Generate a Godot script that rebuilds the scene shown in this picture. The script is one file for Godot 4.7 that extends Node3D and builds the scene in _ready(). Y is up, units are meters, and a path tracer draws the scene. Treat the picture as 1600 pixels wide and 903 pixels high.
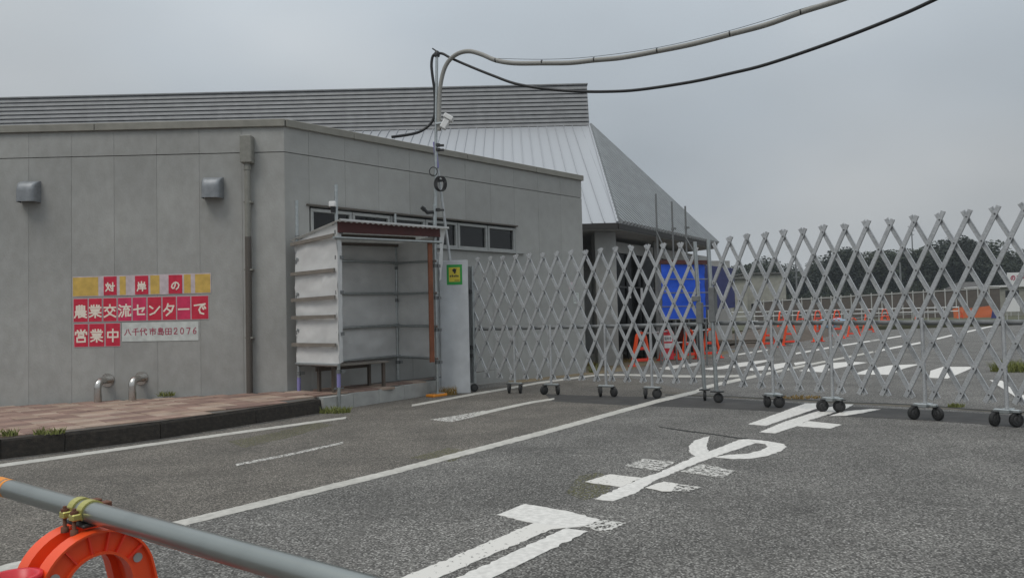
extends Node3D
# A closed facility behind an expanding aluminium gate, overcast day. Metres, y up, camera above the origin.

const CAM_H := 1.33
const FOCAL := 1200.0        # pixels of the 1600 wide photograph
var cam_basis: Basis
var M := {}
var used := {}
var rng := RandomNumberGenerator.new()

# ------------------------------------------------------------------ pixels to directions
func ray(px: float, py: float) -> Vector3:
	return cam_basis * Vector3((px - 800.0) / FOCAL, -(py - 451.5) / FOCAL, -1.0)
func G(px: float, py: float, h: float = 0.0) -> Vector3:      # on the level h
	var d := ray(px, py)
	return Vector3(0, CAM_H, 0) + d * ((h - CAM_H) / d.y)
func Z(px: float, py: float, depth: float) -> Vector3:        # on the frontal plane z = -depth
	var d := ray(px, py)
	return Vector3(0, CAM_H, 0) + d * (depth / -d.z)
func W(px: float, py: float, a: Vector3, n: Vector3) -> Vector3:   # on the vertical plane through a with normal n
	var d := ray(px, py)
	var c := Vector3(0, CAM_H, 0)
	return c + d * ((a - c).dot(n) / d.dot(n))

# ------------------------------------------------------------------ nodes
func numbered(called: String) -> String:
	if not used.has(called):
		used[called] = 0
		return called
	used[called] += 1
	return "%s_%03d" % [called, used[called]]
func tag(o: Node, label: String, category: String, group: String = "") -> Node:
	o.set_meta("label", label)
	o.set_meta("category", category)
	if group != "":
		o.set_meta("group", group)
	return o
func thing(called: String, label: String, category: String, at: Vector3 = Vector3.ZERO, b: Basis = Basis.IDENTITY, group: String = "") -> Node3D:
	var o := Node3D.new()
	o.name = numbered(called)
	add_child(o)
	o.transform = Transform3D(b, at)
	tag(o, label, category, group)
	return o
func commit(st: SurfaceTool) -> ArrayMesh:
	st.generate_normals()
	return st.commit()
func put(called: String, mesh: Mesh, m: Material, parent: Node = null, t: Transform3D = Transform3D.IDENTITY) -> MeshInstance3D:
	var o := MeshInstance3D.new()
	o.mesh = mesh
	o.material_override = m
	if parent == null:
		o.name = numbered(called)
		add_child(o)
	else:
		o.name = called
		parent.add_child(o, true)
	o.transform = t
	return o
func obj(called: String, st: SurfaceTool, m: Material, parent: Node = null) -> MeshInstance3D:
	return put(called, commit(st), m, parent)
func structure(called: String, st: SurfaceTool, m: Material) -> MeshInstance3D:
	var o := obj(called, st, m)
	o.set_meta("kind", "structure")
	return o
func copy_of(o: Node3D, called: String, label: String) -> Node3D:
	var c: Node3D = o.duplicate()
	c.name = numbered(called)
	add_child(c)
	c.set_meta("label", label)
	return c
func frame(x_axis: Vector3) -> Basis:          # x along a horizontal direction, y up
	var u := x_axis.normalized()
	return Basis(u, Vector3.UP, u.cross(Vector3.UP))

# ------------------------------------------------------------------ shapes
func mb(smooth: bool = false) -> SurfaceTool:
	var st := SurfaceTool.new()
	st.begin(Mesh.PRIMITIVE_TRIANGLES)
	st.set_smooth_group(0 if smooth else -1)
	return st
func tri(st: SurfaceTool, a: Vector3, b: Vector3, c: Vector3) -> void:
	for v in [a, b, c]:
		st.set_uv(Vector2(v.x, v.z))
		st.add_vertex(v)
func quad(st: SurfaceTool, a: Vector3, b: Vector3, c: Vector3, d: Vector3) -> void:
	tri(st, a, b, c)
	tri(st, a, c, d)
func hexa(st: SurfaceTool, p: Array) -> void:    # 0-3 lower ring, 4-7 upper ring
	quad(st, p[0], p[1], p[2], p[3])
	quad(st, p[7], p[6], p[5], p[4])
	for i in 4:
		var j := (i + 1) % 4
		quad(st, p[i], p[i + 4], p[j + 4], p[j])
func box(st: SurfaceTool, lo: Vector3, hi: Vector3, bev: float = 0.0) -> void:
	if bev <= 0.0:
		hexa(st, [Vector3(lo.x, lo.y, lo.z), Vector3(hi.x, lo.y, lo.z), Vector3(hi.x, lo.y, hi.z), Vector3(lo.x, lo.y, hi.z),
			Vector3(lo.x, hi.y, lo.z), Vector3(hi.x, hi.y, lo.z), Vector3(hi.x, hi.y, hi.z), Vector3(lo.x, hi.y, hi.z)])
		return
	# chamfered: the hull of three shrunken boxes
	var c := (lo + hi) * 0.5
	var e := (hi - lo) * 0.5
	var f := e - Vector3(bev, bev, bev)
	var axes := [[0, 1, 2], [1, 2, 0], [2, 0, 1]]
	for ax in axes:
		for s in [-1.0, 1.0]:
			var q: Array = []
			for k in [[-1, -1], [1, -1], [1, 1], [-1, 1]]:
				var v := Vector3.ZERO
				v[ax[0]] = s * e[ax[0]]
				v[ax[1]] = k[0] * s * f[ax[1]]
				v[ax[2]] = k[1] * f[ax[2]]
				q.append(c + v)
			quad(st, q[3], q[2], q[1], q[0])
	for ax in axes:
		for s1 in [-1.0, 1.0]:
			for s2 in [-1.0, 1.0]:
				var q: Array = []
				for k in [[0, -1], [0, 1], [1, 1], [1, -1]]:
					var v := Vector3.ZERO
					v[ax[0]] = k[1] * f[ax[0]]
					v[ax[1]] = s1 * (e[ax[1]] if k[0] == 0 else f[ax[1]])
					v[ax[2]] = s2 * (f[ax[2]] if k[0] == 0 else e[ax[2]])
					q.append(c + v)
				if s1 * s2 > 0:
					quad(st, q[3], q[2], q[1], q[0])
				else:
					quad(st, q[0], q[1], q[2], q[3])
	for sx in [-1.0, 1.0]:
		for sy in [-1.0, 1.0]:
			for sz in [-1.0, 1.0]:
				var a := c + Vector3(sx * e.x, sy * f.y, sz * f.z)
				var b := c + Vector3(sx * f.x, sy * e.y, sz * f.z)
				var d := c + Vector3(sx * f.x, sy * f.y, sz * e.z)
				if sx * sy * sz > 0:
					tri(st, a, d, b)
				else:
					tri(st, a, b, d)
func bar(st: SurfaceTool, a: Vector3, b: Vector3, w: float, d: float, side: Vector3 = Vector3.RIGHT) -> void:
	# square bar from a to b, w along side, d across both
	var t := (b - a).normalized()
	var s := (side - t * side.dot(t)).normalized() * w * 0.5
	var n := t.cross(s).normalized() * d * 0.5
	hexa(st, [a - s - n, a + s - n, a + s + n, a - s + n, b - s - n, b + s - n, b + s + n, b - s + n])
func ring(c: Vector3, t: Vector3, r: float, n: int, ref: Vector3) -> Array:
	var s := ref - t * ref.dot(t)
	s = s.normalized()
	var u := t.cross(s)
	var out: Array = []
	for i in n:
		var a := TAU * i / n
		out.append(c + (s * cos(a) + u * sin(a)) * r)
	return out
func tube(st: SurfaceTool, path: Array, r, n: int = 10, cap: bool = true) -> void:
	# r: a number, or one radius for every point
	var rings: Array = []
	var ref := Vector3(0.13, 0.27, 0.95)
	for i in path.size():
		var t: Vector3 = (path[min(i + 1, path.size() - 1)] - path[max(i - 1, 0)]).normalized()
		if absf(ref.dot(t)) > 0.95:
			ref = Vector3(0.9, 0.3, 0.1)
		ref = (ref - t * ref.dot(t)).normalized()
		var rr: float = r[i] if r is Array else r
		rings.append(ring(path[i], t, rr, n, ref))
	st.set_smooth_group(1)
	for i in path.size() - 1:
		for k in n:
			var j := (k + 1) % n
			quad(st, rings[i][k], rings[i][j], rings[i + 1][j], rings[i + 1][k])
	st.set_smooth_group(-1)
	if cap:
		for k in range(1, n - 1):
			tri(st, rings[0][0], rings[0][k + 1], rings[0][k])
			var q: Array = rings[-1]
			tri(st, q[0], q[k], q[k + 1])
func lathe(st: SurfaceTool, c: Vector3, axis: Vector3, prof: Array, n: int = 16) -> void:
	# prof: [distance along the axis, radius]
	var ref := Vector3.UP if absf(axis.dot(Vector3.UP)) < 0.9 else Vector3.RIGHT
	var rings: Array = []
	for p in prof:
		rings.append(ring(c + axis * p[0], axis, maxf(p[1], 0.0005), n, ref))
	st.set_smooth_group(1)
	for i in prof.size() - 1:
		for k in n:
			var j := (k + 1) % n
			quad(st, rings[i][k], rings[i][j], rings[i + 1][j], rings[i + 1][k])
	st.set_smooth_group(-1)
	for k in range(1, n - 1):
		tri(st, rings[0][0], rings[0][k + 1], rings[0][k])
		tri(st, rings[-1][0], rings[-1][k], rings[-1][k + 1])
func smooth_path(pts: Array, per: int = 6) -> Array:   # Catmull-Rom through the points
	var out: Array = []
	for i in pts.size() - 1:
		var p0: Vector3 = pts[max(i - 1, 0)]
		var p1: Vector3 = pts[i]
		var p2: Vector3 = pts[i + 1]
		var p3: Vector3 = pts[min(i + 2, pts.size() - 1)]
		for k in per:
			out.append(p1.cubic_interpolate(p2, p0, p3, float(k) / per))
	out.append(pts[-1])
	return out
func slab(st: SurfaceTool, pts: Array, thick: float) -> void:   # polygon of points (top face), with a side skirt
	var flat := PackedVector2Array()
	for p in pts:
		flat.append(Vector2(p.x, p.z))
	var idx := Geometry2D.triangulate_polygon(flat)
	var down := Vector3(0, -thick, 0)
	for i in range(0, idx.size(), 3):
		var a: Vector3 = pts[idx[i]]
		var b: Vector3 = pts[idx[i + 1]]
		var c: Vector3 = pts[idx[i + 2]]
		if (b - a).cross(c - a).y > 0.0:
			var t := b
			b = c
			c = t
		tri(st, a, b, c)
		if thick > 0.006:
			tri(st, a + down, c + down, b + down)
	if thick > 0.0:
		var cw := Geometry2D.is_polygon_clockwise(flat)
		for i in pts.size():
			var a: Vector3 = pts[i]
			var b: Vector3 = pts[(i + 1) % pts.size()]
			if cw:
				quad(st, a, b, b + down, a + down)
			else:
				quad(st, b, a, a + down, b + down)

# ------------------------------------------------------------------ materials
func lin(r: float, g: float, b: float) -> Color:
	return Color(r, g, b).linear_to_srgb()
func noise_tex(freq: float, lo: Color, hi: Color, seed_: int, kind: int = FastNoiseLite.TYPE_SIMPLEX_SMOOTH, oct: int = 4, size: int = 512, mid: Array = []) -> NoiseTexture2D:
	var n := FastNoiseLite.new()
	n.noise_type = kind
	n.seed = seed_
	n.frequency = freq
	n.fractal_octaves = oct
	if oct >= 8:
		n.fractal_gain = 0.75
	if oct <= 1:
		n.fractal_type = FastNoiseLite.FRACTAL_NONE
	n.cellular_return_type = FastNoiseLite.RETURN_CELL_VALUE
	var g := Gradient.new()
	g.set_color(0, lo)
	g.set_color(1, hi)
	for s in mid:
		g.add_point(s[0], s[1])
	var t := NoiseTexture2D.new()
	t.width = size
	t.height = size
	t.seamless = true
	t.noise = n
	t.color_ramp = g
	return t
func normal_tex(freq: float, seed_: int, strength: float, kind: int = FastNoiseLite.TYPE_SIMPLEX_SMOOTH, oct: int = 4, size: int = 512) -> NoiseTexture2D:
	var t := noise_tex(freq, Color.BLACK, Color.WHITE, seed_, kind, oct, size)
	t.color_ramp = null
	t.as_normal_map = true
	t.bump_strength = strength
	return t
func mat(c: Color, rough: float = 0.8, metal: float = 0.0) -> StandardMaterial3D:
	var m := StandardMaterial3D.new()
	m.albedo_color = c
	m.roughness = rough
	m.metallic = metal
	return m
func tex(m: StandardMaterial3D, t: Texture2D, scale: float, world: bool = true) -> StandardMaterial3D:
	m.albedo_texture = t
	m.uv1_triplanar = true
	m.uv1_world_triplanar = world
	m.uv1_scale = Vector3.ONE * scale
	return m
func over(m: StandardMaterial3D, t: Texture2D, scale: float) -> StandardMaterial3D:
	m.detail_enabled = true
	m.detail_blend_mode = BaseMaterial3D.BLEND_MODE_MUL
	m.detail_albedo = t
	m.detail_uv_layer = BaseMaterial3D.DETAIL_UV_2
	m.uv2_triplanar = true
	m.uv2_world_triplanar = true
	m.uv2_scale = Vector3.ONE * scale
	return m
func grey(v: float) -> Color:
	return Color(v, v, v)

func make_materials() -> void:
	var mottle := noise_tex(0.02, grey(0.86), grey(1.0), 3)
	var speck := noise_tex(0.09, grey(0.8), grey(1.0), 8, FastNoiseLite.TYPE_SIMPLEX, 3)
	var blotch := noise_tex(0.008, grey(0.8), grey(1.0), 5, FastNoiseLite.TYPE_SIMPLEX_SMOOTH, 5)
	var fine_bump := normal_tex(0.12, 21, 2.0, FastNoiseLite.TYPE_SIMPLEX, 3)
	var moss := noise_tex(0.03, grey(0.45), grey(1.0), 77, FastNoiseLite.TYPE_SIMPLEX, 5)
	var soft := noise_tex(0.008, grey(0.88), grey(1.0), 6, FastNoiseLite.TYPE_SIMPLEX_SMOOTH, 5)
	var scuff := noise_tex(0.012, grey(0.8), grey(1.0), 91, FastNoiseLite.TYPE_SIMPLEX, 5, 512, [[0.35, grey(0.95)]])
	# asphalt: dark binder with pale stones
	var stones := noise_tex(0.24, lin(0.05, 0.047, 0.043), lin(0.46, 0.447, 0.417), 11, FastNoiseLite.TYPE_CELLULAR, 1, 1024,
		[[0.3, lin(0.094, 0.089, 0.081)], [0.6, lin(0.165, 0.158, 0.145)], [0.86, lin(0.262, 0.252, 0.233)]])
	var stone_bump := normal_tex(0.24, 11, 5.0, FastNoiseLite.TYPE_CELLULAR, 1, 1024)
	M.asphalt = over(tex(mat(Color.WHITE, 0.9), stones, 0.44), blotch, 0.17)
	M.asphalt.normal_enabled = true
	M.asphalt.normal_texture = stone_bump
	M.asphalt.normal_scale = 0.6
	M.asphalt_fine = over(tex(mat(lin(0.88, 0.83, 0.77), 0.9), stones, 0.5), blotch, 0.23)
	# smooth old sealing strip
	M.strip = over(tex(mat(lin(0.068, 0.064, 0.06), 0.85), speck, 0.9), blotch, 0.6)
	M.crack = mat(lin(0.02, 0.02, 0.018), 0.95)
	M.grit = over(tex(mat(lin(0.17, 0.15, 0.115), 0.95), speck, 1.3), blotch, 0.9)
	# road paint, whole and worn
	M.paint = tex(mat(lin(0.70, 0.68, 0.64), 0.75), mottle, 1.6)
	M.paint_old = over(tex(mat(lin(0.58, 0.56, 0.51), 0.8), mottle, 1.3), soft, 0.7)
	var worn := noise_tex(0.012, Color(1, 1, 1, 0), Color(1, 1, 1, 1), 14, FastNoiseLite.TYPE_SIMPLEX, 8, 1024, [[0.22, Color(1, 1, 1, 0)], [0.24, Color(1, 1, 1, 1)]])
	M.paint_used = tex(mat(lin(0.60, 0.58, 0.54), 0.75), worn, 1.1)
	M.paint_used.transparency = BaseMaterial3D.TRANSPARENCY_ALPHA_SCISSOR
	M.paint_used.alpha_scissor_threshold = 0.5
	var worn2 := noise_tex(0.012, Color(1, 1, 1, 0), Color(1, 1, 1, 1), 15, FastNoiseLite.TYPE_SIMPLEX, 8, 1024, [[0.45, Color(1, 1, 1, 0)], [0.47, Color(1, 1, 1, 1)]])
	M.paint_worn = tex(mat(lin(0.54, 0.525, 0.49), 0.75), worn2, 1.3)
	M.paint_worn.transparency = BaseMaterial3D.TRANSPARENCY_ALPHA_SCISSOR
	M.paint_worn.alpha_scissor_threshold = 0.5
	var thin_moss := noise_tex(0.02, Color(1, 1, 1, 0), Color(1, 1, 1, 1), 19, FastNoiseLite.TYPE_SIMPLEX, 8, 1024, [[0.56, Color(1, 1, 1, 0)], [0.58, Color(1, 1, 1, 1)]])
	M.moss = tex(mat(lin(0.13, 0.125, 0.06), 0.95), thin_moss, 1.2)
	M.moss.transparency = BaseMaterial3D.TRANSPARENCY_ALPHA_SCISSOR
	M.moss.alpha_scissor_threshold = 0.5
	# concrete
	M.concrete = []
	var conc := noise_tex(0.012, lin(0.85, 0.85, 0.83), Color.WHITE, 31, FastNoiseLite.TYPE_SIMPLEX_SMOOTH, 6, 1024)
	for k in 4:
		var v: float = 0.405 + 0.010 * [0, 2, -2, 1][k]
		var c := over(tex(mat(lin(v, v * 1.0, v * 0.965), 0.85), conc, 0.35), soft, 0.13)
		c.uv1_scale = Vector3(0.40, 0.24, 0.40)
		c.normal_enabled = true
		c.normal_texture = fine_bump
		c.normal_scale = 0.1
		M.concrete.append(c)
	M.block = tex(mat(lin(0.42, 0.42, 0.40), 0.9), mottle, 0.5)
	M.kerb_old = over(tex(mat(lin(0.05, 0.04, 0.03), 0.95), moss, 0.9), speck, 1.1)
	M.kerb_old.normal_enabled = true
	M.kerb_old.normal_texture = fine_bump
	M.kerb_old.normal_scale = 1.0
	M.base_grey = tex(mat(lin(0.12, 0.115, 0.105), 0.95), blotch, 0.4)
	# paving tiles in warm tones
	M.tile = []
	for c in [[0.47, 0.335, 0.255], [0.38, 0.245, 0.195], [0.53, 0.40, 0.315], [0.32, 0.205, 0.165], [0.43, 0.29, 0.23]]:
		var tm := over(tex(mat(lin(c[0], c[1], c[2]), 0.9), speck, 1.1), blotch, 0.5)
		tm.normal_enabled = true
		tm.normal_texture = fine_bump
		tm.normal_scale = 0.4
		M.tile.append(tm)
	M.coping = tex(mat(lin(0.27, 0.26, 0.225), 0.6, 0.1), mottle, 0.3)
	M.steel_roof = mat(lin(0.36, 0.375, 0.395), 0.6, 0.2)
	M.steel_rib = tex(mat(lin(0.33, 0.35, 0.36), 0.5, 0.35), mottle, 0.2)
	M.louvre = tex(mat(lin(0.29, 0.295, 0.30), 0.6, 0.2), mottle, 0.2)
	M.bronze = mat(lin(0.03, 0.028, 0.026), 0.6)
	M.hood = tex(mat(lin(0.27, 0.285, 0.30), 0.5, 0.3), mottle, 0.8)
	M.drain_grey = tex(mat(lin(0.25, 0.245, 0.215), 0.55), mottle, 0.8)
	M.drain_brown = tex(mat(lin(0.11, 0.095, 0.08), 0.55), speck, 0.9)
	M.stainless = mat(lin(0.52, 0.50, 0.47), 0.22, 0.95)
	# gate
	M.alu = over(tex(mat(lin(0.62, 0.635, 0.645), 0.44, 0.45), speck, 0.8), scuff, 0.45)
	M.galv = tex(mat(lin(0.50, 0.53, 0.53), 0.33, 0.85), mottle, 1.3)
	M.galv_near = tex(mat(lin(0.37, 0.39, 0.37), 0.28, 0.85), scuff, 0.5)
	M.galv_dull = over(tex(mat(lin(0.27, 0.28, 0.28), 0.6, 0.4), speck, 2.0), mottle, 0.9)
	M.dark_steel = mat(lin(0.05, 0.05, 0.05), 0.6, 0.3)
	M.rubber = mat(lin(0.018, 0.018, 0.018), 0.75)
	M.rivet = mat(lin(0.1, 0.1, 0.1), 0.6, 0.3)
	# shelter
	M.sheet = tex(mat(lin(0.76, 0.76, 0.75), 0.6), mottle, 0.25)
	M.sheet.backlight_enabled = true
	M.sheet.backlight = Color(0.55, 0.55, 0.54)
	M.timber = over(tex(mat(lin(0.27, 0.24, 0.205), 0.9), speck, 1.5), mottle, 0.7)
	M.timber_rust = over(tex(mat(lin(0.33, 0.115, 0.055), 0.85), speck, 1.3), blotch, 0.7)
	M.timber_red = over(tex(mat(lin(0.12, 0.035, 0.032), 0.8), speck, 1.3), blotch, 0.7)
	M.bench = tex(mat(lin(0.12, 0.095, 0.075), 0.7), speck, 1.2)
	M.purple = mat(lin(0.22, 0.2, 0.42), 0.7)
	M.white_panel = tex(mat(lin(0.60, 0.62, 0.64), 0.55), mottle, 0.2)
	M.white = mat(lin(0.7, 0.7, 0.69), 0.6)
	M.frame_pale = tex(mat(lin(0.36, 0.37, 0.36), 0.5, 0.2), mottle, 0.6)
	M.glass = mat(Color(0.03, 0.036, 0.042, 0.8), 0.06)
	M.glass.transparency = BaseMaterial3D.TRANSPARENCY_ALPHA
	M.glass_hall = M.glass.duplicate()
	M.glass_hall.albedo_color = Color(0.012, 0.014, 0.016, 0.9)
	M.glass_hall.metallic_specular = 0.15
	M.black = mat(lin(0.012, 0.012, 0.013), 0.55)
	M.conduit = tex(mat(lin(0.35, 0.345, 0.32), 0.65), speck, 1.0)
	# paper signs
	M.red_card = tex(mat(lin(0.62, 0.018, 0.055), 0.45), mottle, 0.6)
	M.red_card_bright = tex(mat(lin(0.66, 0.03, 0.11), 0.45), mottle, 0.6)
	M.card_edge = mat(lin(0.50, 0.40, 0.42), 0.4)
	M.card_ink = mat(lin(0.76, 0.68, 0.58), 0.6)
	M.yellow_card = tex(mat(lin(0.66, 0.44, 0.10), 0.5), mottle, 0.6)
	M.white_card = tex(mat(lin(0.62, 0.65, 0.62), 0.5), mottle, 0.6)
	M.pink_sheet = tex(mat(lin(0.62, 0.53, 0.55), 0.5), mottle, 0.6)
	M.red_ink = mat(lin(0.36, 0.05, 0.09), 0.6)
	M.green = mat(lin(0.02, 0.30, 0.05), 0.5)
	M.yellow = mat(lin(0.62, 0.50, 0.04), 0.5)
	# barricades and site
	M.orange = mat(lin(0.84, 0.085, 0.018), 0.36)
	M.orange_deep = mat(lin(0.80, 0.05, 0.02), 0.42)
	M.red_plastic = mat(lin(0.62, 0.02, 0.035), 0.35)
	M.zinc_yellow = tex(mat(lin(0.66, 0.62, 0.2), 0.36, 0.6), speck, 6.0)
	M.rust = tex(mat(lin(0.17, 0.07, 0.04), 0.85), speck, 6.0)
	M.tape = mat(lin(0.70, 0.25, 0.02), 0.5)
	M.blue_sheet = tex(mat(lin(0.008, 0.10, 0.72), 0.5), mottle, 0.6)
	M.blue_navy = tex(mat(lin(0.005, 0.013, 0.13), 0.55), mottle, 0.6)
	M.pale_blue = mat(lin(0.30, 0.45, 0.62), 0.6)
	M.soil = over(tex(mat(lin(0.27, 0.21, 0.125), 0.95), speck, 0.6), blotch, 0.35)
	M.soil_dark = over(tex(mat(lin(0.13, 0.10, 0.075), 0.95), speck, 0.6), blotch, 0.35)
	M.turf = over(tex(mat(lin(0.10, 0.10, 0.045), 0.95), speck, 0.5), blotch, 0.2)
	M.grass = mat(lin(0.15, 0.165, 0.04), 0.8)
	M.grass_dry = mat(lin(0.27, 0.18, 0.055), 0.85)
	M.leaf = []
	for c in [[0.017, 0.025, 0.011], [0.022, 0.031, 0.012], [0.014, 0.021, 0.012]]:
		M.leaf.append(mat(lin(c[0], c[1], c[2]), 0.75))
	M.bark = tex(mat(lin(0.06, 0.05, 0.04), 0.95), speck, 1.0)
	M.hoarding = tex(mat(lin(0.105, 0.085, 0.07), 0.8), mottle, 0.2)
	M.post_pale = mat(lin(0.42, 0.42, 0.40), 0.7)
	M.render_pale = tex(mat(lin(0.36, 0.35, 0.30), 0.85), mottle, 0.12)
	M.roof_tile = tex(mat(lin(0.10, 0.095, 0.09), 0.85), mottle, 0.3)
	M.net = mat(lin(0.48, 0.11, 0.03), 0.8)

# ------------------------------------------------------------------ sky
func make_sky() -> Sky:
	var w := 512
	var h := 256
	var img := Image.create(w, h, false, Image.FORMAT_RGBF)
	var n := FastNoiseLite.new()
	n.seed = 5
	n.frequency = 0.9
	n.fractal_octaves = 5
	n.noise_type = FastNoiseLite.TYPE_SIMPLEX_SMOOTH
	for y in h:
		var el := PI * (0.5 - (y + 0.5) / h)
		for x in w:
			var az := TAU * (x + 0.5) / w
			var d := Vector3(cos(el) * cos(az), sin(el), cos(el) * sin(az))
			var s := maxf(d.y, 0.0)
			var l := 0.43 * (1.0 + 1.9 * s * s * (1.6 - 0.6 * s))   # an overcast sky is brightest overhead
			var q := Vector3(d.x, d.y * 2.4, d.z) / (0.35 + s)      # a flat layer of cloud seen in perspective
			var c := n.get_noise_3d(q.x * 0.9, q.y * 0.2, q.z * 0.9)
			var e := n.get_noise_3d(d.x * 1.1 + 7.0, d.y * 2.6, d.z * 1.1)
			l *= 1.0 + 0.20 * c + 0.16 * e
			var thin := clampf(0.5 - e * 1.2, 0.0, 1.0)              # thinner cloud lets more blue through
			var col := Color(l * lerpf(0.97, 0.905, thin), l * lerpf(1.02, 1.01, thin), l * lerpf(1.055, 1.11, thin))
			if el < 0.0:
				col = Color(0.13, 0.13, 0.125)
			img.set_pixel(x, y, col)
	var pm := PanoramaSkyMaterial.new()
	pm.panorama = ImageTexture.create_from_image(img)
	var sky := Sky.new()
	sky.sky_material = pm
	return sky

# ------------------------------------------------------------------ characters as strokes, 100 x 100, y down
const GLYPH := {
	"対": [[[25, 4], [25, 22]], [[4, 24], [50, 24]], [[40, 28], [26, 64], [4, 92]], [[12, 36], [30, 62], [50, 86]], [[52, 38], [98, 38]], [[80, 4], [80, 92], [66, 90]], [[58, 52], [66, 68]]],
	"岸": [[[50, 0], [50, 26]], [[18, 8], [18, 26], [82, 26], [82, 8]], [[12, 40], [92, 40]], [[18, 40], [16, 72], [4, 98]], [[34, 56], [88, 56]], [[26, 75], [96, 75]], [[60, 56], [60, 100]]],
	"の": [[[52, 18], [48, 50], [34, 78], [20, 80], [11, 62], [18, 40], [36, 22], [56, 15], [78, 24], [89, 46], [84, 70], [62, 92]]],
	"農": [[[18, 8], [82, 8], [82, 40], [18, 40], [18, 8]], [[18, 24], [82, 24]], [[40, 0], [40, 40]], [[60, 0], [60, 40]], [[8, 51], [94, 51]], [[14, 51], [12, 80], [2, 98]], [[26, 63], [86, 63]], [[22, 75], [96, 75]], [[36, 75], [36, 97], [56, 90]], [[52, 75], [70, 90], [98, 99]], [[86, 80], [70, 88]]],
	"業": [[[38, 0], [38, 18]], [[62, 0], [62, 18]], [[18, 4], [26, 16]], [[82, 4], [74, 16]], [[4, 20], [96, 20]], [[14, 36], [86, 36]], [[20, 49], [80, 49]], [[4, 63], [96, 63]], [[50, 36], [50, 100]], [[46, 66], [28, 84], [4, 94]], [[54, 66], [72, 84], [96, 94]]],
	"交": [[[50, 0], [50, 18]], [[4, 22], [96, 22]], [[32, 30], [12, 50]], [[68, 30], [90, 50]], [[70, 46], [50, 74], [6, 98]], [[30, 46], [52, 76], [96, 98]]],
	"流": [[[8, 6], [22, 18]], [[2, 34], [18, 44]], [[4, 96], [24, 62]], [[62, 0], [62, 14]], [[32, 18], [98, 18]], [[56, 20], [42, 40], [84, 38]], [[74, 28], [90, 46]], [[42, 54], [40, 76], [28, 98]], [[60, 54], [60, 96]], [[78, 54], [78, 92], [98, 92], [98, 80]]],
	"セ": [[[4, 44], [90, 32], [72, 60]], [[36, 8], [36, 84], [90, 84]]],
	"ン": [[[12, 20], [36, 38]], [[14, 88], [50, 74], [92, 26]]],
	"タ": [[[40, 4], [30, 36], [6, 62]], [[38, 22], [86, 22], [70, 60], [26, 98]], [[36, 46], [68, 68]]],
	"ー": [[[8, 50], [92, 50]]],
	"で": [[[6, 22], [92, 12], [56, 34], [44, 58], [54, 84], [80, 92]], [[72, 40], [80, 54]], [[88, 34], [96, 48]]],
	"営": [[[20, 4], [30, 16]], [[48, 0], [52, 14]], [[82, 2], [68, 16]], [[6, 36], [6, 20], [94, 20], [94, 36]], [[30, 34], [70, 34], [70, 52], [30, 52], [30, 34]], [[18, 64], [82, 64], [82, 96], [18, 96], [18, 64]]],
	"中": [[[10, 24], [90, 24], [90, 64], [10, 64], [10, 24]], [[50, 0], [50, 100]]],
	"八": [[[36, 18], [28, 60], [4, 94]], [[56, 12], [70, 62], [96, 94]]],
	"千": [[[78, 4], [20, 18]], [[2, 46], [98, 46]], [[50, 14], [50, 100]]],
	"代": [[[30, 2], [4, 44]], [[20, 32], [20, 100]], [[34, 40], [96, 30]], [[58, 2], [66, 60], [90, 94], [98, 76]], [[76, 4], [90, 18]]],
	"市": [[[50, 0], [50, 16]], [[4, 20], [96, 20]], [[16, 84], [16, 40], [84, 40], [84, 82], [74, 82]], [[50, 20], [50, 100]]],
	"島": [[[46, 0], [36, 10]], [[24, 10], [76, 10], [76, 40]], [[24, 10], [24, 54], [96, 54]], [[24, 25], [76, 25]], [[24, 40], [76, 40]], [[90, 54], [86, 94], [72, 96]], [[14, 68], [14, 88], [66, 88], [66, 68]], [[40, 62], [40, 88]]],
	"田": [[[10, 12], [90, 12], [90, 92], [10, 92], [10, 12]], [[50, 12], [50, 92]], [[10, 52], [90, 52]]],
	"2": [[[14, 28], [26, 10], [66, 8], [80, 26], [72, 46], [12, 92], [88, 92]]],
	"0": [[[50, 6], [78, 20], [86, 50], [78, 80], [50, 94], [22, 80], [14, 50], [22, 20], [50, 6]]],
	"7": [[[10, 9], [88, 9], [44, 96]]],
	"6": [[[72, 6], [34, 28], [16, 62], [28, 88], [54, 94], [80, 80], [80, 58], [56, 46], [22, 58]]],
}
func strokes(st: SurfaceTool, ch: String, at: Vector3, w: float, h: float, thick: float) -> void:
	# at: upper left corner in the local xy plane
	for line in GLYPH[ch]:
		for i in line.size() - 1:
			at.z += 0.00012
			var a := at + Vector3(line[i][0] * w / 100.0, -line[i][1] * h / 100.0, 0)
			var b := at + Vector3(line[i + 1][0] * w / 100.0, -line[i + 1][1] * h / 100.0, 0)
			var t := (b - a).normalized() * thick * 0.4
			var s := Vector3(-t.y, t.x, 0).normalized() * thick * 0.5
			quad(st, a - t + s, b + t + s, b + t - s, a - t - s)

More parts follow.
